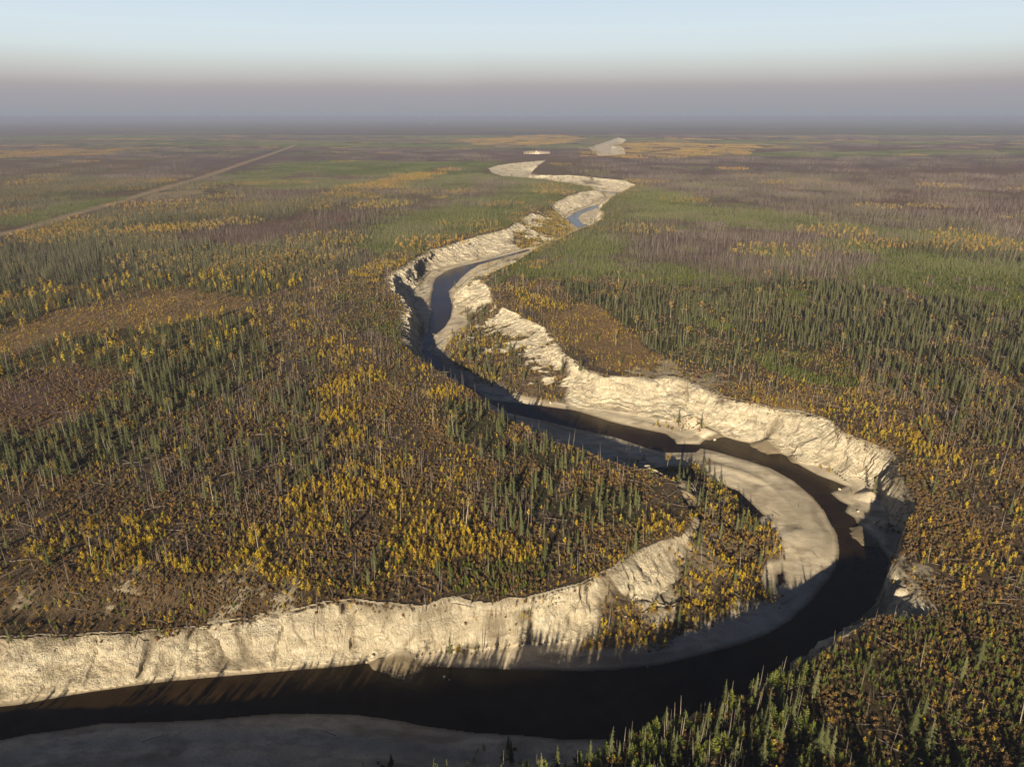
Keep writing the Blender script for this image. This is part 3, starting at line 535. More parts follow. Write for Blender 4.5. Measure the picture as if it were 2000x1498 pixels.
def terrain_piece(name, sel):
    q = Q[sel]
    if name == 'cliff':        # split each face along the contour
        z_ = P3[:, 2]; a02 = np.abs(z_[q[:, 0]]-z_[q[:, 2]]) < np.abs(z_[q[:, 1]]-z_[q[:, 3]])
        q = np.concatenate([q[a02][:, [0, 1, 2]], q[a02][:, [0, 2, 3]], q[~a02][:, [0, 1, 3]], q[~a02][:, [1, 2, 3]]])
    used = np.zeros(NR*NC, bool); used[q.ravel()] = True; remap = np.cumsum(used)-1
    me = mesh_from(name, P3[used], remap[q], [mE])
    me.polygons.foreach_set('use_smooth', np.full(len(q), name != 'cliff'))
    for nm, A in (('cover', cov), ('kindmask', km)):
        a = me.color_attributes.new(nm, 'FLOAT_COLOR', 'POINT')
        d = np.ones((used.sum(), 4), np.float32); d[:, :3] = A.reshape(-1, 3)[used]; a.data.foreach_set('color', d.ravel())
    a = me.attributes.new('cavity', 'FLOAT', 'POINT'); a.data.foreach_set('value', peat_and_shade.reshape(-1)[used].astype(np.float32))
    return link(name, me, kind='structure')
onC0 = (inC & ~inF).astype(np.float32)
# shade painted into cracks and gully beds, plus a peaty overhang along the top
peat_and_shade = np.clip(crack*1.0, 0, 1)+np.where(inC & ~inF, np.maximum(sstep(2.4, .3, dR+1.2*vegn)*sstep(-.3, .15, n1+n3)*.7, sstep(.62, .95, gully)*np.where(Y > 450, .8, .42)*(1-terr)), 0); 
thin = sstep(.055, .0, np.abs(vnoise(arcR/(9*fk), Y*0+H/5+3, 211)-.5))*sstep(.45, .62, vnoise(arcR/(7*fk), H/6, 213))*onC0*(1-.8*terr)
peat_and_shade = np.clip(np.maximum(peat_and_shade, thin*.9), 0, 1)
terrain_piece('ground', ~fC); terrain_piece('cliff', isC); terrain_piece('gravel_bank', fF)
wx0, wx1, wy0, wy1 = -900, 700, 40, 1500
me = mesh_from('water', np.array([(wx0, wy0, -D), (wx1, wy0, -D), (wx1, wy1, -D), (wx0, wy1, -D)]), np.array([[0, 1, 2, 3]]), [mW]); link('river', me, kind='structure')

# ------------------------------------------------------------------ plant shapes (height about 1, scaled when placed)
class Geo:
    def __init__(s): s.v = []; s.f = []; s.m = []; s.n = 0
    def add(s, V, F, m=0):
        V = np.asarray(V, float); F = np.asarray(F, int)
        s.v.append(V); s.f.append(F+s.n); s.m.append(np.full(len(F), m)); s.n += len(V)
    def get(s): return np.concatenate(s.v), np.concatenate(s.f), np.concatenate(s.m)
def pole(G, a, b_, ra, rb, m=0, n=4):
    a = np.array(a, float); b_ = np.array(b_, float); d = b_-a; d /= np.linalg.norm(d)+1e-9
    u = np.cross(d, (0, 0, 1.)) if abs(d[2]) < .9 else np.cross(d, (1., 0, 0)); u /= np.linalg.norm(u); v = np.cross(d, u)
    an = np.arange(n)*2*pi/n
    ring = lambda c, r: c+r*(np.cos(an)[:, None]*u+np.sin(an)[:, None]*v)
    V = np.concatenate([ring(a, ra), ring(b_, rb)]); F = [(i, (i+1) % n, n+(i+1) % n, n+i) for i in range(n)]
    G.add(V, F, m)
def conifer(seed, R=.12, base=.1, layers=13, per=8, droop=.35, up=0.0, ragged=.3, thin=0.0):
    r_ = np.random.default_rng(seed); T = Geo(); K = Geo()
    bend = r_.normal(0, .015, 2)
    ax = lambda z: np.array([bend[0]*z*z, bend[1]*z*z, z])
    pole(T, (0, 0, 0), ax(.5), .014, .009, 0, 5); pole(T, ax(.5), ax(1.0), .009, .002, 0, 4)
    for k in range(layers):
        q = k/(layers-1); z = base+(1-base)*q**.95*.97
        rad = R*(1-q)**.72*(1+r_.normal(0, .16))+.012
        if q < .12: rad *= .75
        n = per if q < .8 else max(4, per-3)
        for j in range(n):
            if r_.random() < thin: continue
            an = 2*pi*(j+r_.random()*.8)/n+k*1.1; L = rad*(1+r_.normal(0, ragged)); L = max(L, .01); wd = rad*.52+.006
            c, s_ = cos(an), sin(an); zt = z-L*droop+L*up
            o = ax(z+.012); tip = ax(0)+np.array([c*L, s_*L, zt])+np.append(bend*z*z, 0)
            mid = o*.45+tip*.55; pv_ = np.array([-s_, c, 0])*wd*.5
            K.add([o, mid-pv_+(0, 0, -.01), tip, mid+pv_+(0, 0, .012*r_.random())], [(0, 1, 2, 3)])
    K.add([ax(.93)+(.01, 0, 0), ax(.93)+(-.006, .009, 0), ax(.93)+(-.006, -.009, 0), ax(1.015)], [(0, 1, 3, 3), (1, 2, 3, 3), (2, 0, 3, 3)])
    return T.get(), K.get()
def leafcloud(G, r_, cx, cy, cz, rx, rz, n, size, m=0):
    for _ in range(n):
        d = r_.normal(size=3); d /= np.linalg.norm(d); q = r_.random()**.4
        c = np.array([cx+d[0]*rx*q, cy+d[1]*rx*q, cz+d[2]*rz*q])
        a = r_.normal(size=3); a /= np.linalg.norm(a); b2 = np.cross(a, r_.normal(size=3)); b2 /= np.linalg.norm(b2)
        s = size*(.6+.8*r_.random())
        G.add([c-a*s*.5, c+b2*s*.45, c+a*s*.5, c-b2*s*.45], [(0, 1, 2, 3)], m)
def aspen(seed, tall=False):
    r_ = np.random.default_rng(seed); T = Geo(); K = Geo()
    lean = r_.normal(0, .05, 2); top = np.array([lean[0], lean[1], .92])
    pole(T, (0, 0, 0), top*.5, .012 if tall else .012, .009, 0, 5); pole(T, top*.5, top, .009, .003, 0, 4)
    if tall:
        for j in range(6):
            z = .62+.3*r_.random(); an = r_.random()*6.28; e = top*z+np.array([cos(an)*.09, sin(an)*.09, .10]); pole(T, top*z, e, .005, .002, 0, 3)
            leafcloud(K, r_, e[0], e[1], e[2]+.01, .055, .05, 26, .024)
        leafcloud(K, r_, top[0], top[1], .9, .07, .09, 50, .024)
    else:
        n = 5+seed % 3
        for j in range(n):
            z = .28+.62*j/(n-1); w_ = .19*(1.05-abs(z-.45)*1.2)*(1+r_.normal(0, .2)); an = r_.random()*6.28; k_ = .6*w_
            leafcloud(K, r_, top[0]*z+cos(an)*k_, top[1]*z+sin(an)*k_, z+r_.normal()*.03, w_, .13, 15, .085)
    return T.get(), K.get()
def snag(seed):
    r_ = np.random.default_rng(seed); T = Geo(); l = r_.normal(0, .045, 2)
    pole(T, (0, 0, 0), (l[0]*.5, l[1]*.5, .5), .013, .010, 0, 5); pole(T, (l[0]*.5, l[1]*.5, .5), (l[0], l[1], 1), .010, .003, 0, 4)
    for j in range(11):
        z = .3+.66*r_.random(); an = r_.random()*6.28; L = (.03+.05*r_.random())*(1.25-z); o = np.array([l[0]*z, l[1]*z, z])
        pole(T, o, o+(cos(an)*L, sin(an)*L, L*r_.normal(.1, .5)), .0035, .001, 0, 3)
    return T.get()
def flog(seed):
    r_ = np.random.default_rng(seed); T = Geo(); tz = .05+.06*r_.random()
    pole(T, (-.5, 0, .02), (.1, .02*r_.normal(), tz), .016, .011, 0, 5); pole(T, (.1, 0, tz), (.5, .03*r_.normal(), .03+.06*r_.random()), .011, .004, 0, 4)
    for j in range(7):
        x_ = -.2+.65*r_.random(); an = r_.random()*6.28; L = .035+.04*r_.random()
        pole(T, (x_, 0, tz*.8), (x_+.03, cos(an)*L, tz*.8+abs(sin(an))*L), .004, .0015, 0, 3)
    return T.get()
def brush(seed, twiggy):
    r_ = np.random.default_rng(seed); K = Geo()
    for j in range(4):
        an = r_.random()*6.28; rr_ = .35*r_.random(); cx, cy = cos(an)*rr_, sin(an)*rr_
        for q in range(3 if twiggy else 1):
            a2 = r_.random()*6.28; pole(K, (cx, cy, 0), (cx+.22*cos(a2), cy+.22*sin(a2), .55+.4*r_.random()), .018, .006, 1, 3)
        leafcloud(K, r_, cx, cy, .4+.1*r_.random(), .28, .34, 5 if twiggy else 13, .24, 0)
    return K.get()
def jointree(tk, mt, mk, name):
    (v1, f1, _), (v2, f2, _) = tk
    V = np.concatenate([v1, v2]); F = np.concatenate([f1, f2+len(v1)]); mi = np.concatenate([np.zeros(len(f1)), np.ones(len(f2))])
    return V, F, mi
def fixquads(F):
    return F
def safe_mesh(name, V, F, mats, mi=None):
    F = np.asarray(F); tri = F[:, 2] == F[:, 3]
    if tri.any():                         # degenerate quads become real ones by a doubled tip vertex
        V = list(map(tuple, V)); F = F.copy()
        for i in np.where(tri)[0]: V.append(tuple(np.array(V[F[i, 3]])+(.0005, .0005, 0))); F[i, 3] = len(V)-1
        V = np.array(V)
    return mesh_from(name, V, F, mats, mi)
PROTO = {}     # kind -> list of (parts dict)
def mkproto(kind, items, matt, matk):
    out = []
    for i, tk in enumerate(items):
        tm = safe_mesh(kind+'_trunk', tk[0][0], tk[0][1], [M[matt]]); km_ = safe_mesh(kind+'_crown', tk[1][0], tk[1][1], [M[matk]])
        V, F, mi = jointree(tk, None, None, kind); jm = safe_mesh(kind, V, F, [M[matt], M[matk]], mi)
        out.append((tm, km_, jm, (V, F, mi)))
    PROTO[kind] = out
mkproto('spruce', [conifer(i, R=.105+.014*(i % 3), base=.06+.05*(i % 3), layers=17, per=8, ragged=.38, thin=.06) for i in range(6)], 'bark', 'spruce')
mkproto('pine', [conifer(20+i, R=.15+.045*(i % 3), base=.10, layers=9, per=8, droop=-.15, up=.45, ragged=.3) for i in range(5)], 'bark', 'pine')
mkproto('aspen', [aspen(40+i) for i in range(7)], 'bark', 'aspen')
mkproto('tall', [aspen(60+i, True) for i in range(4)], 'birch', 'larch')
def mkone(kind, gens, mats):
    PROTO[kind] = []
    for g_ in gens:
        V, F, mi = g_; me_ = safe_mesh(kind, V, F, mats, mi); PROTO[kind].append((me_, None, me_, (V, F, mi)))
mkone('snag', [snag(80+i) for i in range(6)], [M['dead']])
mkone('log', [flog(90+i) for i in range(5)], [M['dead']])
mkone('brush', [brush(100+i, i % 2) for i in range(6)], [M['rust'], M['twig']])
# light versions for the stands far off
LOW = {'spruce': [conifer(200+i, R=.135, base=.04, layers=7, per=5, droop=.7, ragged=.3) for i in range(3)],
       'pine': [conifer(210+i, R=.26, base=.08, layers=4, per=5, droop=-.1, up=.4) for i in range(3)]}
def low_aspen(seed):
    r_ = np.random.default_rng(seed); T = Geo(); K = Geo(); pole(T, (0, 0, 0), (0, 0, .6), .012, .006, 0, 3); leafcloud(K, r_, 0, 0, .58, .14, .38, 18, .17); return T.get(), K.get()
LOW['aspen'] = [low_aspen(220+i) for i in range(3)]
def low_snag(seed):
    r_ = np.random.default_rng(seed); T = Geo(); pole(T, (0, 0, 0), (r_.normal()*.04, r_.normal()*.04, 1), .013, .004, 0, 3)
    for j in range(2):
        z = .5+.4*r_.random(); an = r_.random()*6.28; pole(T, (0, 0, z), (cos(an)*.06, sin(an)*.06, z+.02), .004, .001, 0, 3)
    return T.get()
def stand(kind, size, n, seed, hmin, hmax):
    r_ = np.random.default_rng(seed); Vs = []; Fs = []; Ms = []; off = 0
    for i in range(n):
        if kind == 'snag': V, F, mi = low_snag(seed*100+i % 9)
        else: V, F, mi = jointree(LOW[kind][i % 3], None, None, kind)
        F = F.copy(); rad = size*.56*math.sqrt(r_.random()); an = r_.random()*6.28; h = hmin+(hmax-hmin)*r_.random(); a = r_.random()*6.28
        R_ = np.array([[cos(a), -sin(a), 0], [sin(a), cos(a), 0], [0, 0, 1]])
        Vs.append(V@R_.T*h+np.array([rad*cos(an), rad*sin(an), 0])); Fs.append(F+off); Ms.append(mi); off += len(V)
    mats = [M['dead']] if kind == 'snag' else {'spruce': [M['twig'], M['spruce']], 'pine': [M['bark'], M['pinefar']], 'aspen': [M['bark'], M['larch']]}[kind]
    return np.concatenate(Vs), np.concatenate(Fs), np.concatenate(Ms), mats
HGT = {'spruce': (3.6, 9.0), 'pine': (1.3, 2.8), 'aspen': (1.1, 2.7), 'tall': (8.5, 12), 'snag': (3, 8.5), 'log': (4, 8.5), 'brush': (.5, 1.3)}
MIDH = {'spruce': (3.4, 7.8), 'pine': (1.5, 2.8), 'aspen': (1.8, 4.4), 'snag': (3.2, 7)}
DEN = {   # plants per square metre near the camera
 #      spruce  pine   aspen  tall    snag   log    brush
 'B': (.0030, .020, .10, .0003, .030, .030, .80), 'P': (.0025, .26, .075, .0004, .014, .034, .70), 'G': (.0015, .75, .008, .0001, .010, .003, .10),
 'S': (.072, .030, .016, .0005, .012, .004, .35), 'K': (.034, .024, .035, .0007, .085, .036, .60), 'O': (.004, .040, .52, .0010, .036, .014, .45),
 'Y': (.040, .020, .030, .0007, .012, .003, .30), 'T': (.0006, .004, .16, .0002, .006, .004, .45), 'M': (.0004, .006, .015, 0, .022, .003, .60),
 'D': (.0015, .015, .010, .0002, .075, .014, .30), 'R': (0, 0, 0, 0, 0, 0, 0), 'W': (.0025, .03, .10, .0002, .034, .045, 1.7), 'N': (.075, .14, .09, .0006, .060, .02, .50), 'V': (.020, .03, .26, .0006, .024, .020, .80)}
MID = {'B': (.0020, .015, .0012, .012), 'P': (.002, .10, .010, .006), 'G': (.0006, .16, .0006, .0018), 'S': (.055, .012, .004, .010), 'K': (.02, .012, .006, .05), 'O': (.003, .02, .034, .014),
 'Y': (.045, .010, .014, .008), 'T': (.0004, .002, .006, .004), 'M': (.0003, .003, .0005, .016), 'D': (.0012, .006, .0003, .034), 'R': (0, 0, 0, 0), 'W': (.002, .01, .02, .012), 'N': (.04, .05, .01, .02), 'V': (.006, .01, .05, .01)}
KN = ['spruce', 'pine', 'aspen', 'tall', 'snag', 'log', 'brush']
DT = np.array([DEN[k] for k in CL+'V'])
MK = ['spruce', 'pine', 'aspen', 'snag']; MT = np.array([MID[k] for k in CL+'V'])
def where_ok(x, y):
    """class index with the canyon's own cover; -1 where nothing grows"""
    k = klass(x, y).astype(int)
    r = hat(x, y, sR); f = hat(x, y, sF); te = hat(x, y, terr); ba = hat(x, y, bare.astype(np.float32)); wv = hat(x, y, sW)
    far_road = seg_d(x, y, ROAD) < 11
    k = np.where(r < 0, np.where((te > .45) & (f > .3), len(CL), -1), k)
    k = np.where((r < 0) & (f < 0) & (f > -5) & (te > .2) & (wv > 6), len(CL), k)
    lip = (r < 0) & (r > -1.7) & (te < .45) & (k < 0) & (rng.random(len(k)) < .55); k = np.where(lip, CL.index('W'), k)
    k = np.where((r < 0) & (f < 0) & (f > -10) & (wv > 4) & (fbm(x, y, 9, 2, 171) > .22) & (rng.random(len(k)) < .5), len(CL), k)
    k = np.where(~lip & (ba > .45) & (rng.random(len(k)) < np.where(r > 1.2, .7, .985)), -1, k)
    k = np.where(far_road | (hat(x, y, clr.astype(np.float32)) > .3), -1, k)
    return k
def cand(n, y0, y1, side=1.0):
    yy = np.sqrt(rng.random(n)*(y1**2-y0**2)+y0**2) if y0 > 0 else y0+rng.random(n)*(y1-y0)
    half = yy*.86*side+40 if y0 > 0 else np.full(n, 240.)
    xx = (rng.random(n)*2-1)*half
    return xx, yy
PL = {k: [] for k in KN}      # near plants: x, y, z, h, variant, rotation
NEAR = 560
def near_fill(y0, y1, mult):
    area = (y1**2-y0**2)*.86+80*(y1-y0)
    for i, kd in enumerate(KN):
        dm = DT[:, i].max(); n = int(area*dm*mult.get(kd, 1))
        xx = (rng.random(n)*2-1); yy = y0+rng.random(n)*(y1-y0)
        # trapezoid: accept in proportion to width
        wmax = y1*.86+40; keep = rng.random(n) < 1
        N2 = int(n*(wmax*2*(y1-y0))/area); yy = y0+rng.random(N2)*(y1-y0); xx = (rng.random(N2)*2-1)*wmax
        kk = np.abs(xx) < yy*.86+40; xx, yy = xx[kk], yy[kk]
        c = where_ok(xx, yy); p = np.where(c >= 0, DT[np.clip(c, 0, None), i]/dm, 0)
        cl = fbm(xx, yy, 14, 2, 300+i*7); p = p*np.clip(1+cl*2.0, .12, 2.2)
        kk = rng.random(len(p)) < p; xx, yy = xx[kk], yy[kk]; c = c[kk]
        h0, h1 = HGT[kd]; h = h0+(h1-h0)*rng.random(len(xx))**1.3
        if kd == 'aspen': h = np.where((c == CL.index('Y')) & (rng.random(len(h)) < .8), h*2.6, h)
        if kd == 'aspen': h = np.where(np.isin(c, [CL.index('B'), CL.index('P'), CL.index('T'), CL.index('M')]), h*.72, h)
        if kd == 'pine': h = np.where(c == CL.index('N'), h*2.1, h)
        PL[kd].append(np.stack([xx, yy, hat(xx, yy)-.05, h, rng.integers(0, 100, len(xx)), rng.random(len(xx))*2*pi, c], 1))
near_fill(88, 330, {})
near_fill(330, NEAR, {'brush': .3, 'aspen': .6, 'pine': .7, 'log': .6})
# the stand on the near bank, partly below the frame; its shadow falls across the river
yy = 20+rng.random(7200)*84; xx = (rng.random(7200)*2-1)*240
kk = (hat(xx, yy, sR) > 1) & (rng.random(7200) < np.where(xx < -75, .12, .6)) & ((yy < 92) | (xx < -8)); xx, yy = xx[kk], yy[kk]
PL['spruce'].append(np.stack([xx, yy, hat(xx, yy), (7+5.5*rng.random(len(xx)))*np.where(xx < -45, .5, np.where(xx < -15, .75, 1)), rng.integers(0, 100, len(xx)), rng.random(len(xx))*6.28, np.zeros(len(xx))], 1))
PLF = {k: np.concatenate(v) for k, v in PL.items()}
print({k: len(v) for k, v in PLF.items()})
# mid distance: single plants only along the canyon, stands elsewhere
def far_points(kd, i, y0, y1, tile, dens, minrim):
    i = MK.index(kd)
    area = (y1**2-y0**2)*.8; n = int(area/(tile*tile)*1.25)
    xx, yy = cand(n, y0, y1, .92)
    c = where_ok(xx, yy); r = hat(xx, yy, sR)
    p = np.where((c >= 0) & (c < len(CL)), MT[np.clip(c, 0, None), i]/dens, 0)*np.clip(1+1.4*fbm(xx, yy, tile*2.2, 2, 400+i), .15, 2)
    kk = (rng.random(len(p)) < p) & (r > minrim) & (seg_d(xx, yy, ROAD) > tile*.56+(26 if kd != 'pine' else 12))
    xx, yy = xx[kk], yy[kk]
    return np.stack([xx, yy, hat(xx, yy)-.1, .85+.35*rng.random(len(xx)), rng.integers(0, 100, len(xx)), rng.random(len(xx))*6.28], 1)
def rim_points(kd, i, y0, y1, mult):
    area = (y1-y0)*(760+300); n = int(area*DT[:, i].max()*mult); yy = y0+rng.random(n)*(y1-y0); xx = -360+rng.random(n)*1060
    r = hat(xx, yy, sR); kk = (r < 32) & (r > -60); xx, yy = xx[kk], yy[kk]; c = where_ok(xx, yy)
    p = np.where(c >= 0, DT[np.clip(c, 0, None), i]/DT[:, i].max(), 0); kk = rng.random(len(p)) < p; xx, yy = xx[kk], yy[kk]
    h0, h1 = HGT[kd]; h = h0+(h1-h0)*rng.random(len(xx))
    return np.stack([xx, yy, hat(xx, yy)-.05, h, rng.integers(0, 100, len(xx)), rng.random(len(xx))*6.28], 1)

# ------------------------------------------------------------------ individual plants: the 300 of each kind that show largest
GN = {}
def instancer(name, collection, data, label, category):
    """points that carry scale, turn and shape number; a node group sets a plant on each"""
    me = bpy.data.meshes.new(name); me.vertices.add(len(data)); me.vertices.foreach_set('co', np.ascontiguousarray(data[:, :3], np.float32).ravel())
    for nm, ty, col_ in (('sc', 'FLOAT', 3), ('vi', 'INT', 4), ('rz', 'FLOAT', 5)):
        a = me.attributes.new(nm, ty, 'POINT'); a.data.foreach_set('value', np.ascontiguousarray(data[:, col_], np.float32 if ty == 'FLOAT' else np.int32))
    o = link(name, me, kind='stuff', label=label, category=category)
    g_ = bpy.data.node_groups.new(name, 'GeometryNodeTree')
    g_.interface.new_socket('Geometry', in_out='INPUT', socket_type='NodeSocketGeometry'); g_.interface.new_socket('Geometry', in_out='OUTPUT', socket_type='NodeSocketGeometry')
    gi = g_.nodes.new('NodeGroupInput'); go = g_.nodes.new('NodeGroupOutput')
    ci = g_.nodes.new('GeometryNodeCollectionInfo'); ci.inputs['Collection'].default_value = collection; ci.inputs['Separate Children'].default_value = True; ci.inputs['Reset Children'].default_value = True
    ip = g_.nodes.new('GeometryNodeInstanceOnPoints'); ip.inputs['Pick Instance'].default_value = True
    def na(nm, ty):
        n = g_.nodes.new('GeometryNodeInputNamedAttribute'); n.data_type = ty; n.inputs['Name'].default_value = nm; return n.outputs['Attribute']
    cx = g_.nodes.new('ShaderNodeCombineXYZ'); g_.links.new(na('rz', 'FLOAT'), cx.inputs[2])
    g_.links.new(gi.outputs[0], ip.inputs['Points']); g_.links.new(ci.outputs[0], ip.inputs['Instance']); g_.links.new(na('vi', 'INT'), ip.inputs['Instance Index'])
    g_.links.new(cx.outputs[0], ip.inputs['Rotation']); g_.links.new(na('sc', 'FLOAT'), ip.inputs['Scale']); g_.links.new(ip.outputs[0], go.inputs[0])
    md = o.modifiers.new('scatter', 'NODES'); md.node_group = g_
    return o
MIDT = {'spruce': (26, .062), 'pine': (18, .17), 'aspen': (20, .055), 'snag': (26, .055)}
FART = {'spruce': (70, .022), 'pine': (60, .045), 'aspen': (64, .026), 'snag': (70, .022)}
STUFF = {'spruce': ('spruce_forest', 'dark narrow spruce forest standing over the plateau on both sides of the river', 'forest'),
 'pine': ('young_pine_thicket', 'low bright green carpet of young pines on the plateau', 'thicket'),
 'aspen': ('golden_aspen_thicket', 'golden and orange aspen scrub in drifts over the plateau', 'thicket'),
 'tall': ('tall_aspen_woodland', 'tall pale stemmed aspens with small golden crowns above the scrub', 'woodland'),
 'snag': ('dead_forest', 'grey standing dead trees left by the fire across the plateau', 'dead forest'),
 'log': ('deadfall', 'grey fallen stems criss-crossing the burnt ground', 'fallen wood'),
 'brush': ('scrub', 'rusty brown knee high scrub covering the burnt ground', 'scrub')}
INDIV = {}
for i, kd in enumerate(KN):
    A = PLF[kd]
    col_ = bpy.data.collections.new('shapes_'+kd); nv = len(PROTO[kd])
    for j, pr in enumerate(PROTO[kd]): o = bpy.data.objects.new('%s_shape_%02d' % (kd, j), pr[2]); col_.objects.link(o)
    A = A.copy(); A[:, 4] = A[:, 4] % nv
    if kd != 'brush':
        px, py, f = proj(A[:, 0], A[:, 1], A[:, 2]+A[:, 3]*.5)
        vis = (px > 8) & (px < 1992) & (py > 5) & (py < 1490) & (A[:, 1] > 85)
        score = np.where(vis, A[:, 3]/f, 0); order = np.argsort(-score)[:300]; order = order[score[order] > 0]
        INDIV[kd] = A[order]; A = np.delete(A, order, 0)
    A = A[:, :6]
    A = np.concatenate([A, rim_points(kd, i, NEAR, 1500, {'brush': .12, 'pine': .5}.get(kd, .8))]); A[:, 4] = A[:, 4] % nv
    if kd in MIDT:
        for (tile, dd), (ya, yb), nvar, nm, hm in ((MIDT[kd], (NEAR, 1600), 4, 'm', 1), (FART[kd], (1600, 5200), 3, 'f', 1.25)):
            ntree = int(tile*tile*dd)
            for q in range(nvar):
                V, F, mi, mts = stand(kd, tile, ntree, 500+i*10+q+(50 if nm == 'f' else 0), MIDH[kd][0]*hm, MIDH[kd][1]*hm)
                o = bpy.data.objects.new('%s_stand_%s%02d' % (kd, nm, q), safe_mesh(kd+'_stand', V, F, mts, mi)); col_.objects.link(o)
            B_ = far_points(kd, i, ya, yb, tile, MT[:, MK.index(kd)].max()*.85, tile*.56+6)
            names = sorted(o.name for o in col_.objects); base_i = [k_ for k_, n_ in enumerate(names) if '_stand_'+nm in n_]
            B_[:, 4] = base_i[0]+B_[:, 4] % nvar if len(B_) else 0
            A = np.concatenate([A, B_])
        # shape order follows the names: remap the single plants, too
        names = sorted(o.name for o in col_.objects); assert names[0].endswith('shape_00')
    instancer(STUFF[kd][0], col_, A, STUFF[kd][1], STUFF[kd][2]); print(kd, len(A))

# ---- the plants that show largest, each one an object of its own
def near_what(x, y):
    """what stands next to each plant: distance to other kinds"""
    return None
LAND = [   # (test on photo place, words)
 (lambda px, py, x, y: (py > 1400) & (px < 1250), 'low beside the dark near shingle'),
 (lambda px, py, x, y: (py > 1390) & (px < 1640) & (px >= 1250), 'in the near bank stand'),
 (lambda px, py, x, y: (py > 1280) & (px < 1700), 'on the near rim above water'),
 (lambda px, py, x, y: (py > 1330) & (px >= 1640), 'in the near corner burn'),
 (lambda px, py, x, y: (py > 1180) & (px >= 1640), 'on the side gully flat'),
 (lambda px, py, x, y: (py > 1020) & (px >= 1560), 'behind the shaded outer cliff'),
 (lambda px, py, x, y: (py > 860) & (px >= 1600), 'on rusty flat above shaded cliff'),
 (lambda px, py, x, y: (py > 700) & (px >= 1500), 'close behind the long sunlit cliff'),
 (lambda px, py, x, y: (py > 560) & (px >= 1180), 'in forest beyond the sunlit cliff'),
 (lambda px, py, x, y: (py > 880) & (px >= 1230), 'on the inner bar slope'),
 (lambda px, py, x, y: (py > 1080) & (px >= 850), 'above the tongue chalk slope'),
 (lambda px, py, x, y: (py > 960) & (px >= 850), 'amid the wooded tongue'),
 (lambda px, py, x, y: (py > 780) & (px >= 850), 'on the wooded tongue back rim'),
 (lambda px, py, x, y: (py > 590) & (px >= 850), 'on the terrace below broken chalk'),
 (lambda px, py, x, y: (py > 1060) & (px >= 560), 'in scrub above mid near cliff'),
 (lambda px, py, x, y: (py > 1060) & (px >= 280), 'above near cliff beside bare chalk'),
 (lambda px, py, x, y: (py > 1060), 'above the near cliff outer end'),
 (lambda px, py, x, y: (py > 930) & (px >= 500), 'in the central golden drift'),
 (lambda px, py, x, y: (py > 930), 'on the log strewn burn'),
 (lambda px, py, x, y: (py > 780) & (px >= 480), 'among grey poles mid plateau'),
 (lambda px, py, x, y: (py > 780), 'in the plateau spruce belt'),
 (lambda px, py, x, y: (px < 450), 'far out past the brown clearing'),
 (lambda px, py, x, y: (px < 850), 'far out before the upstream bluff'),
 (lambda px, py, x, y: (py > 0), 'far out beyond the river'),
]
def land_words(px, py, x, y):
    for f_, w_ in LAND:
        if f_(px, py, x, y): return w_
    return 'far out on the plateau'
NAMES = {'spruce': ('spruce_tree', 'spruce', 'spruce trees on the plateau and banks'), 'pine': ('young_pine', 'young pine', 'young pines in the burn'),
 'aspen': ('golden_aspen_shrub', 'aspen shrub', 'young golden aspens'), 'tall': ('tall_aspen', 'aspen tree', 'tall aspens with pale stems'),
 'snag': ('dead_tree', 'dead tree', 'standing dead trees'), 'log': ('fallen_log', 'fallen log', 'fallen logs on the burnt ground')}
ADJ = {'spruce': 'green spruce', 'pine': 'young pine', 'aspen': 'golden shrub', 'tall': 'pale stemmed aspen', 'snag': 'dead tree', 'log': 'fallen log'}
BUILD = {'spruce': ('slender', 'ragged', 'broad'), 'pine': ('slender', 'bright', 'bushy'), 'aspen': ('thin', 'leafy', 'bushy'), 'tall': ('sparse', 'golden', 'rounded', 'forked'), 'snag': ('bare', 'grey', 'stubby'), 'log': ('bare', 'grey', 'twiggy')}
NBW = {'spruce': 'spruce', 'pine': 'young pine', 'aspen': 'yellow aspen', 'tall': 'tall aspen', 'snag': 'dead tree', 'log': 'fallen log'}
allpos = {k_: PLF[k_][:, :2] for k_ in ADJ}
import collections
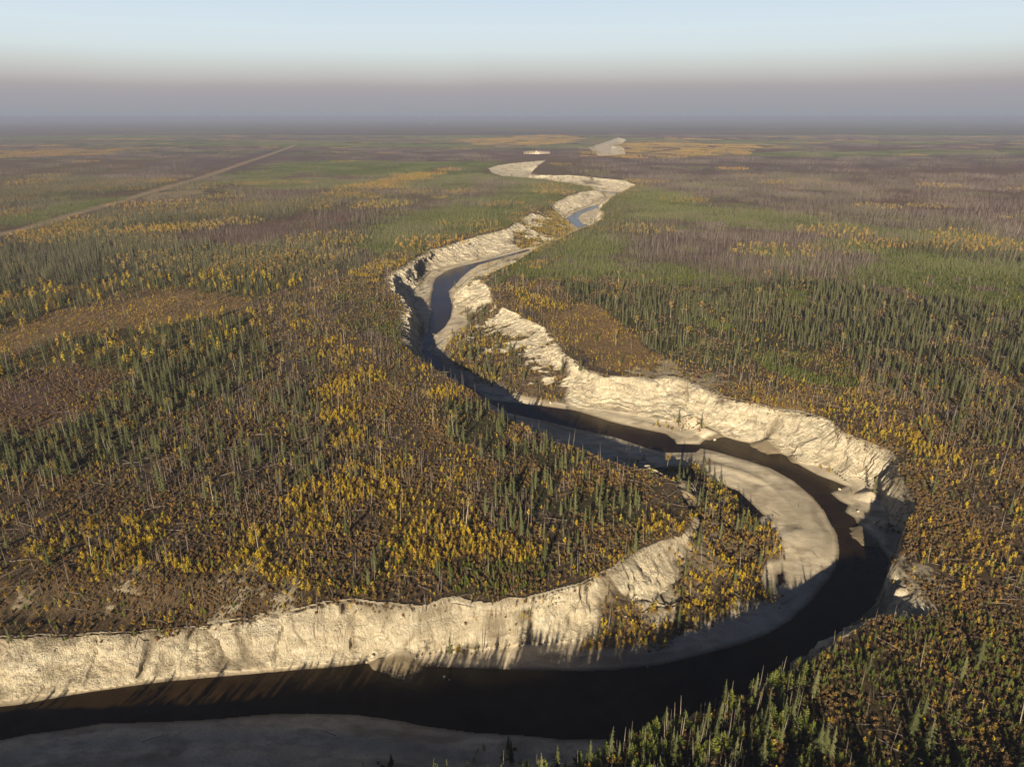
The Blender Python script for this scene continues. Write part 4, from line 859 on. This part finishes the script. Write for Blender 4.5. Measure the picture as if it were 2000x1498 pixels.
for kd in ADJ:
    A = INDIV[kd]; nm, cat_, grp = NAMES[kd]
    hs_ = np.sort(A[:, 3]); protos = {}; recs = []
    for a in A:
        x_, y_, z_, h_, v_, r_ = a[:6]
        px, py, _f = proj(np.array(x_), np.array(y_), np.array(z_)); px, py = float(px), float(py)
        q = np.searchsorted(hs_, h_)/len(hs_)
        size = ('very short', 'short', 'middling', 'tall', 'very tall')[min(4, int(q*5))] if kd != 'log' else ('very short', 'short', 'middling', 'long', 'very long')[min(4, int(q*5))]
        best = None; bd = 9e9
        for k2 in ('tall', 'snag', 'log', 'spruce', 'pine', 'aspen'):
            if k2 == kd: continue
            d_ = np.hypot(allpos[k2][:, 0]-x_, allpos[k2][:, 1]-y_).min()
            wgt = {'tall': .35, 'snag': .7, 'log': .8, 'spruce': .6, 'pine': 1.2, 'aspen': 1.3}[k2]*d_
            if wgt < bd: bd = wgt; best = (k2, d_)
        nb = ('touching' if best[1] < .8 else 'beside' if best[1] < 2.5 else 'near')+' a '+NBW[best[0]]
        r_e = float(hat(np.array([x_]), np.array([y_]), sR)[0]); edge_w = 'edge ' if 0 < r_e < 6 else ''
        bw = BUILD[kd]; recs.append([size+' '+bw[int(v_) % len(bw)]+' '+('rim ' if edge_w else '')+ADJ[kd]+' '+nb, land_words(px, py, x_, y_)])
    for a, (w1, w2) in zip(A, recs):
        x_, y_, z_, h_, v_, r_ = a[:6]; pr = PROTO[kd][int(v_) % len(PROTO[kd])]
        lab = ' '.join((w1+', '+w2).split()[:16])
        if pr[1] is None:
            o = bpy.data.objects.new(nm, pr[0]); C.objects.link(o)
        else:
            o = bpy.data.objects.new(nm, None); C.objects.link(o); o.empty_display_size = .3
            for pn, me_ in (('trunk', pr[0]), ('crown', pr[1])):
                c_ = bpy.data.objects.new(pn, me_); C.objects.link(c_); c_.parent = o
        o.location = (x_, y_, z_); o.scale = (h_,)*3; o.rotation_euler = (0, 0, r_)
        o['label'] = lab; o['category'] = cat_; o['group'] = grp

# ---- blocks fallen from the cliffs and stranded driftwood, each its own object
mB, t, b = mat('chalk_block'); p1 = posn(t)
t.links.new(rampn(t, noise(t, 1.3, 5, p1, .65), [(.35, (.34, .29, .21)), (.65, (.56, .49, .38))]), b.inputs['Base Color']); bump(t, b, noise(t, 4, 5, p1, .7), .2)
def boulder_mesh(seed):
    import bmesh
    bm = bmesh.new(); bmesh.ops.create_icosphere(bm, subdivisions=3, radius=.5); r_ = np.random.default_rng(seed); nr = r_.normal(size=(9, 3)); nr /= np.linalg.norm(nr, axis=1)[:, None]; cut = .30+.14*r_.random(9)
    for v in bm.verts:
        p = np.array(v.co)
        for n_, c_ in zip(nr, cut):
            d_ = p@n_
            if d_ > c_: p = p-n_*(d_-c_)
        v.co = p*(1, .85, .75)
    me_ = bpy.data.meshes.new('chalk_boulder'); bm.to_mesh(me_); bm.free(); me_.materials.append(mB); return me_
BM = [boulder_mesh(700+i) for i in range(4)]
BL = [(868, 1320, 1.5, 'pale chalk block standing in the black water off the near cliff'), (877, 1325, 1.0, 'smaller rock in the black water beside the pale chalk block'), (728, 1285, 1.9, 'big chalk block at the foot of the near cliff beside the slump'),
 (716, 1291, 1.3, 'chalk block on the waterline just upstream of the slump'), (812, 1291, 1.2, 'chalk block resting against the slump toe in shade'), (700, 1288, 1.0, 'small chalk block under the near cliff by the water'), (855, 1290, .9, 'small chalk rock where the shaded shingle begins'),
 (1396, 858, 2.2, 'chalk block beside the fallen fan under the long sunlit cliff'), (1330, 842, 1.8, 'chalk block on the shingle below the fallen chalk fan'), (1640, 955, 2.0, 'chalk block at the corner where the sunlit cliff meets shade'), (1676, 1000, 1.8, 'chalk block on the half shaded ledge of the outer bend'),
 (1708, 1062, 1.6, 'dim chalk block under the shaded outer cliff'), (1265, 1300, 1.0, 'lone rock on the shaded shingle edge inside the bend'), (890, 600, 3.0, 'large chalk block under the white bluff by the upstream pool'), (1075, 788, 2.4, 'chalk block on the strand below the terrace end')]
for i_, (px_, py_, sz_, lb_) in enumerate(BL):
    x_, y_ = unproj(px_, py_, -D+.5); x_, y_ = float(x_), float(y_); z_ = float(hat(np.array([x_]), np.array([y_]))[0])
    z_ = max(z_, -D)
    o = link('chalk_boulder', BM[i_ % 4], label=lb_, category='boulder'); o.location = (x_, y_, z_+.12*sz_); o.scale = (sz_*.62,)*3; o.rotation_euler = (.2*i_, .1*i_, 1.3*i_)
WL = [(1543, 1170, 7, .6, 'dark driftwood trunk stranded on the shaded end of the gravel bar'), (1560, 985, 3.5, 1.2, 'short pale driftwood stick in the middle of the sunlit gravel bar'), (1513, 1000, 5, 2.1, 'pale driftwood stem beside the small pool on the gravel bar'),
 (1470, 900, 5, .3, 'driftwood stem lying along the head of the gravel bar'), (1590, 1080, 4.5, 1.8, 'driftwood stem close to where tree shadow meets the gravel bar'), (1450, 1200, 6, .2, 'driftwood trunk at the scrub edge of the inner bar'), (1300, 1262, 6, .1, 'driftwood trunk on the shaded shingle inside the bend'),
 (900, 650, 7, 1.0, 'driftwood trunk on the sunlit bar upstream of the terrace'), (1662, 990, 4, 2.6, 'driftwood trunk across the ledge under the outer cliff'), (300, 1440, 5, .4, 'driftwood trunk on the dark shingle opposite the near cliff'), (640, 1430, 4.5, 2.8, 'broken driftwood stem on the dark near shingle'), (1150, 1280, 5, .1, 'long driftwood stem parallel to the shaded waterline')]
for i_, (px_, py_, L_, rz_, lb_) in enumerate(WL):
    x_, y_ = unproj(px_, py_, -D+1.2); x_, y_ = float(x_), float(y_); z_ = max(float(hat(np.array([x_]), np.array([y_]))[0]), -D)
    o = link('driftwood_log', PROTO['log'][i_ % 5][0], label=lb_, category='driftwood'); o.location = (x_, y_, z_+.02); o.scale = (L_,)*3; o.rotation_euler = (0, 0, rz_)

# haze: even smoky air round the whole place
def box_mesh(name, x0, x1, y0, y1, z0, z1, m):
    V = [(x0, y0, z0), (x1, y0, z0), (x1, y1, z0), (x0, y1, z0), (x0, y0, z1), (x1, y0, z1), (x1, y1, z1), (x0, y1, z1)]
    return mesh_from(name, np.array(V), np.array([(3, 2, 1, 0), (4, 5, 6, 7), (0, 1, 5, 4), (1, 2, 6, 5), (2, 3, 7, 6), (3, 0, 4, 7)]), [m])
hz = bpy.data.materials.new('smoky_air'); hz.use_nodes = True; ht = hz.node_tree; ht.nodes.clear()
ho = N(ht, 'ShaderNodeOutputMaterial'); hv = N(ht, 'ShaderNodeVolumePrincipled'); hv.inputs['Color'].default_value = (.30, .345, .50, 1); hv.inputs['Density'].default_value = HAZE; hv.inputs['Anisotropy'].default_value = .0
ht.links.new(hv.outputs[0], ho.inputs['Volume'])
xm = float(np.abs(X).max())+50
if HAZE > 0: link('haze', box_mesh('haze', -xm, xm, -600, 30500, -40, 124, hz), kind='stuff', label='thin blue grey smoke haze over the plain', category='haze')
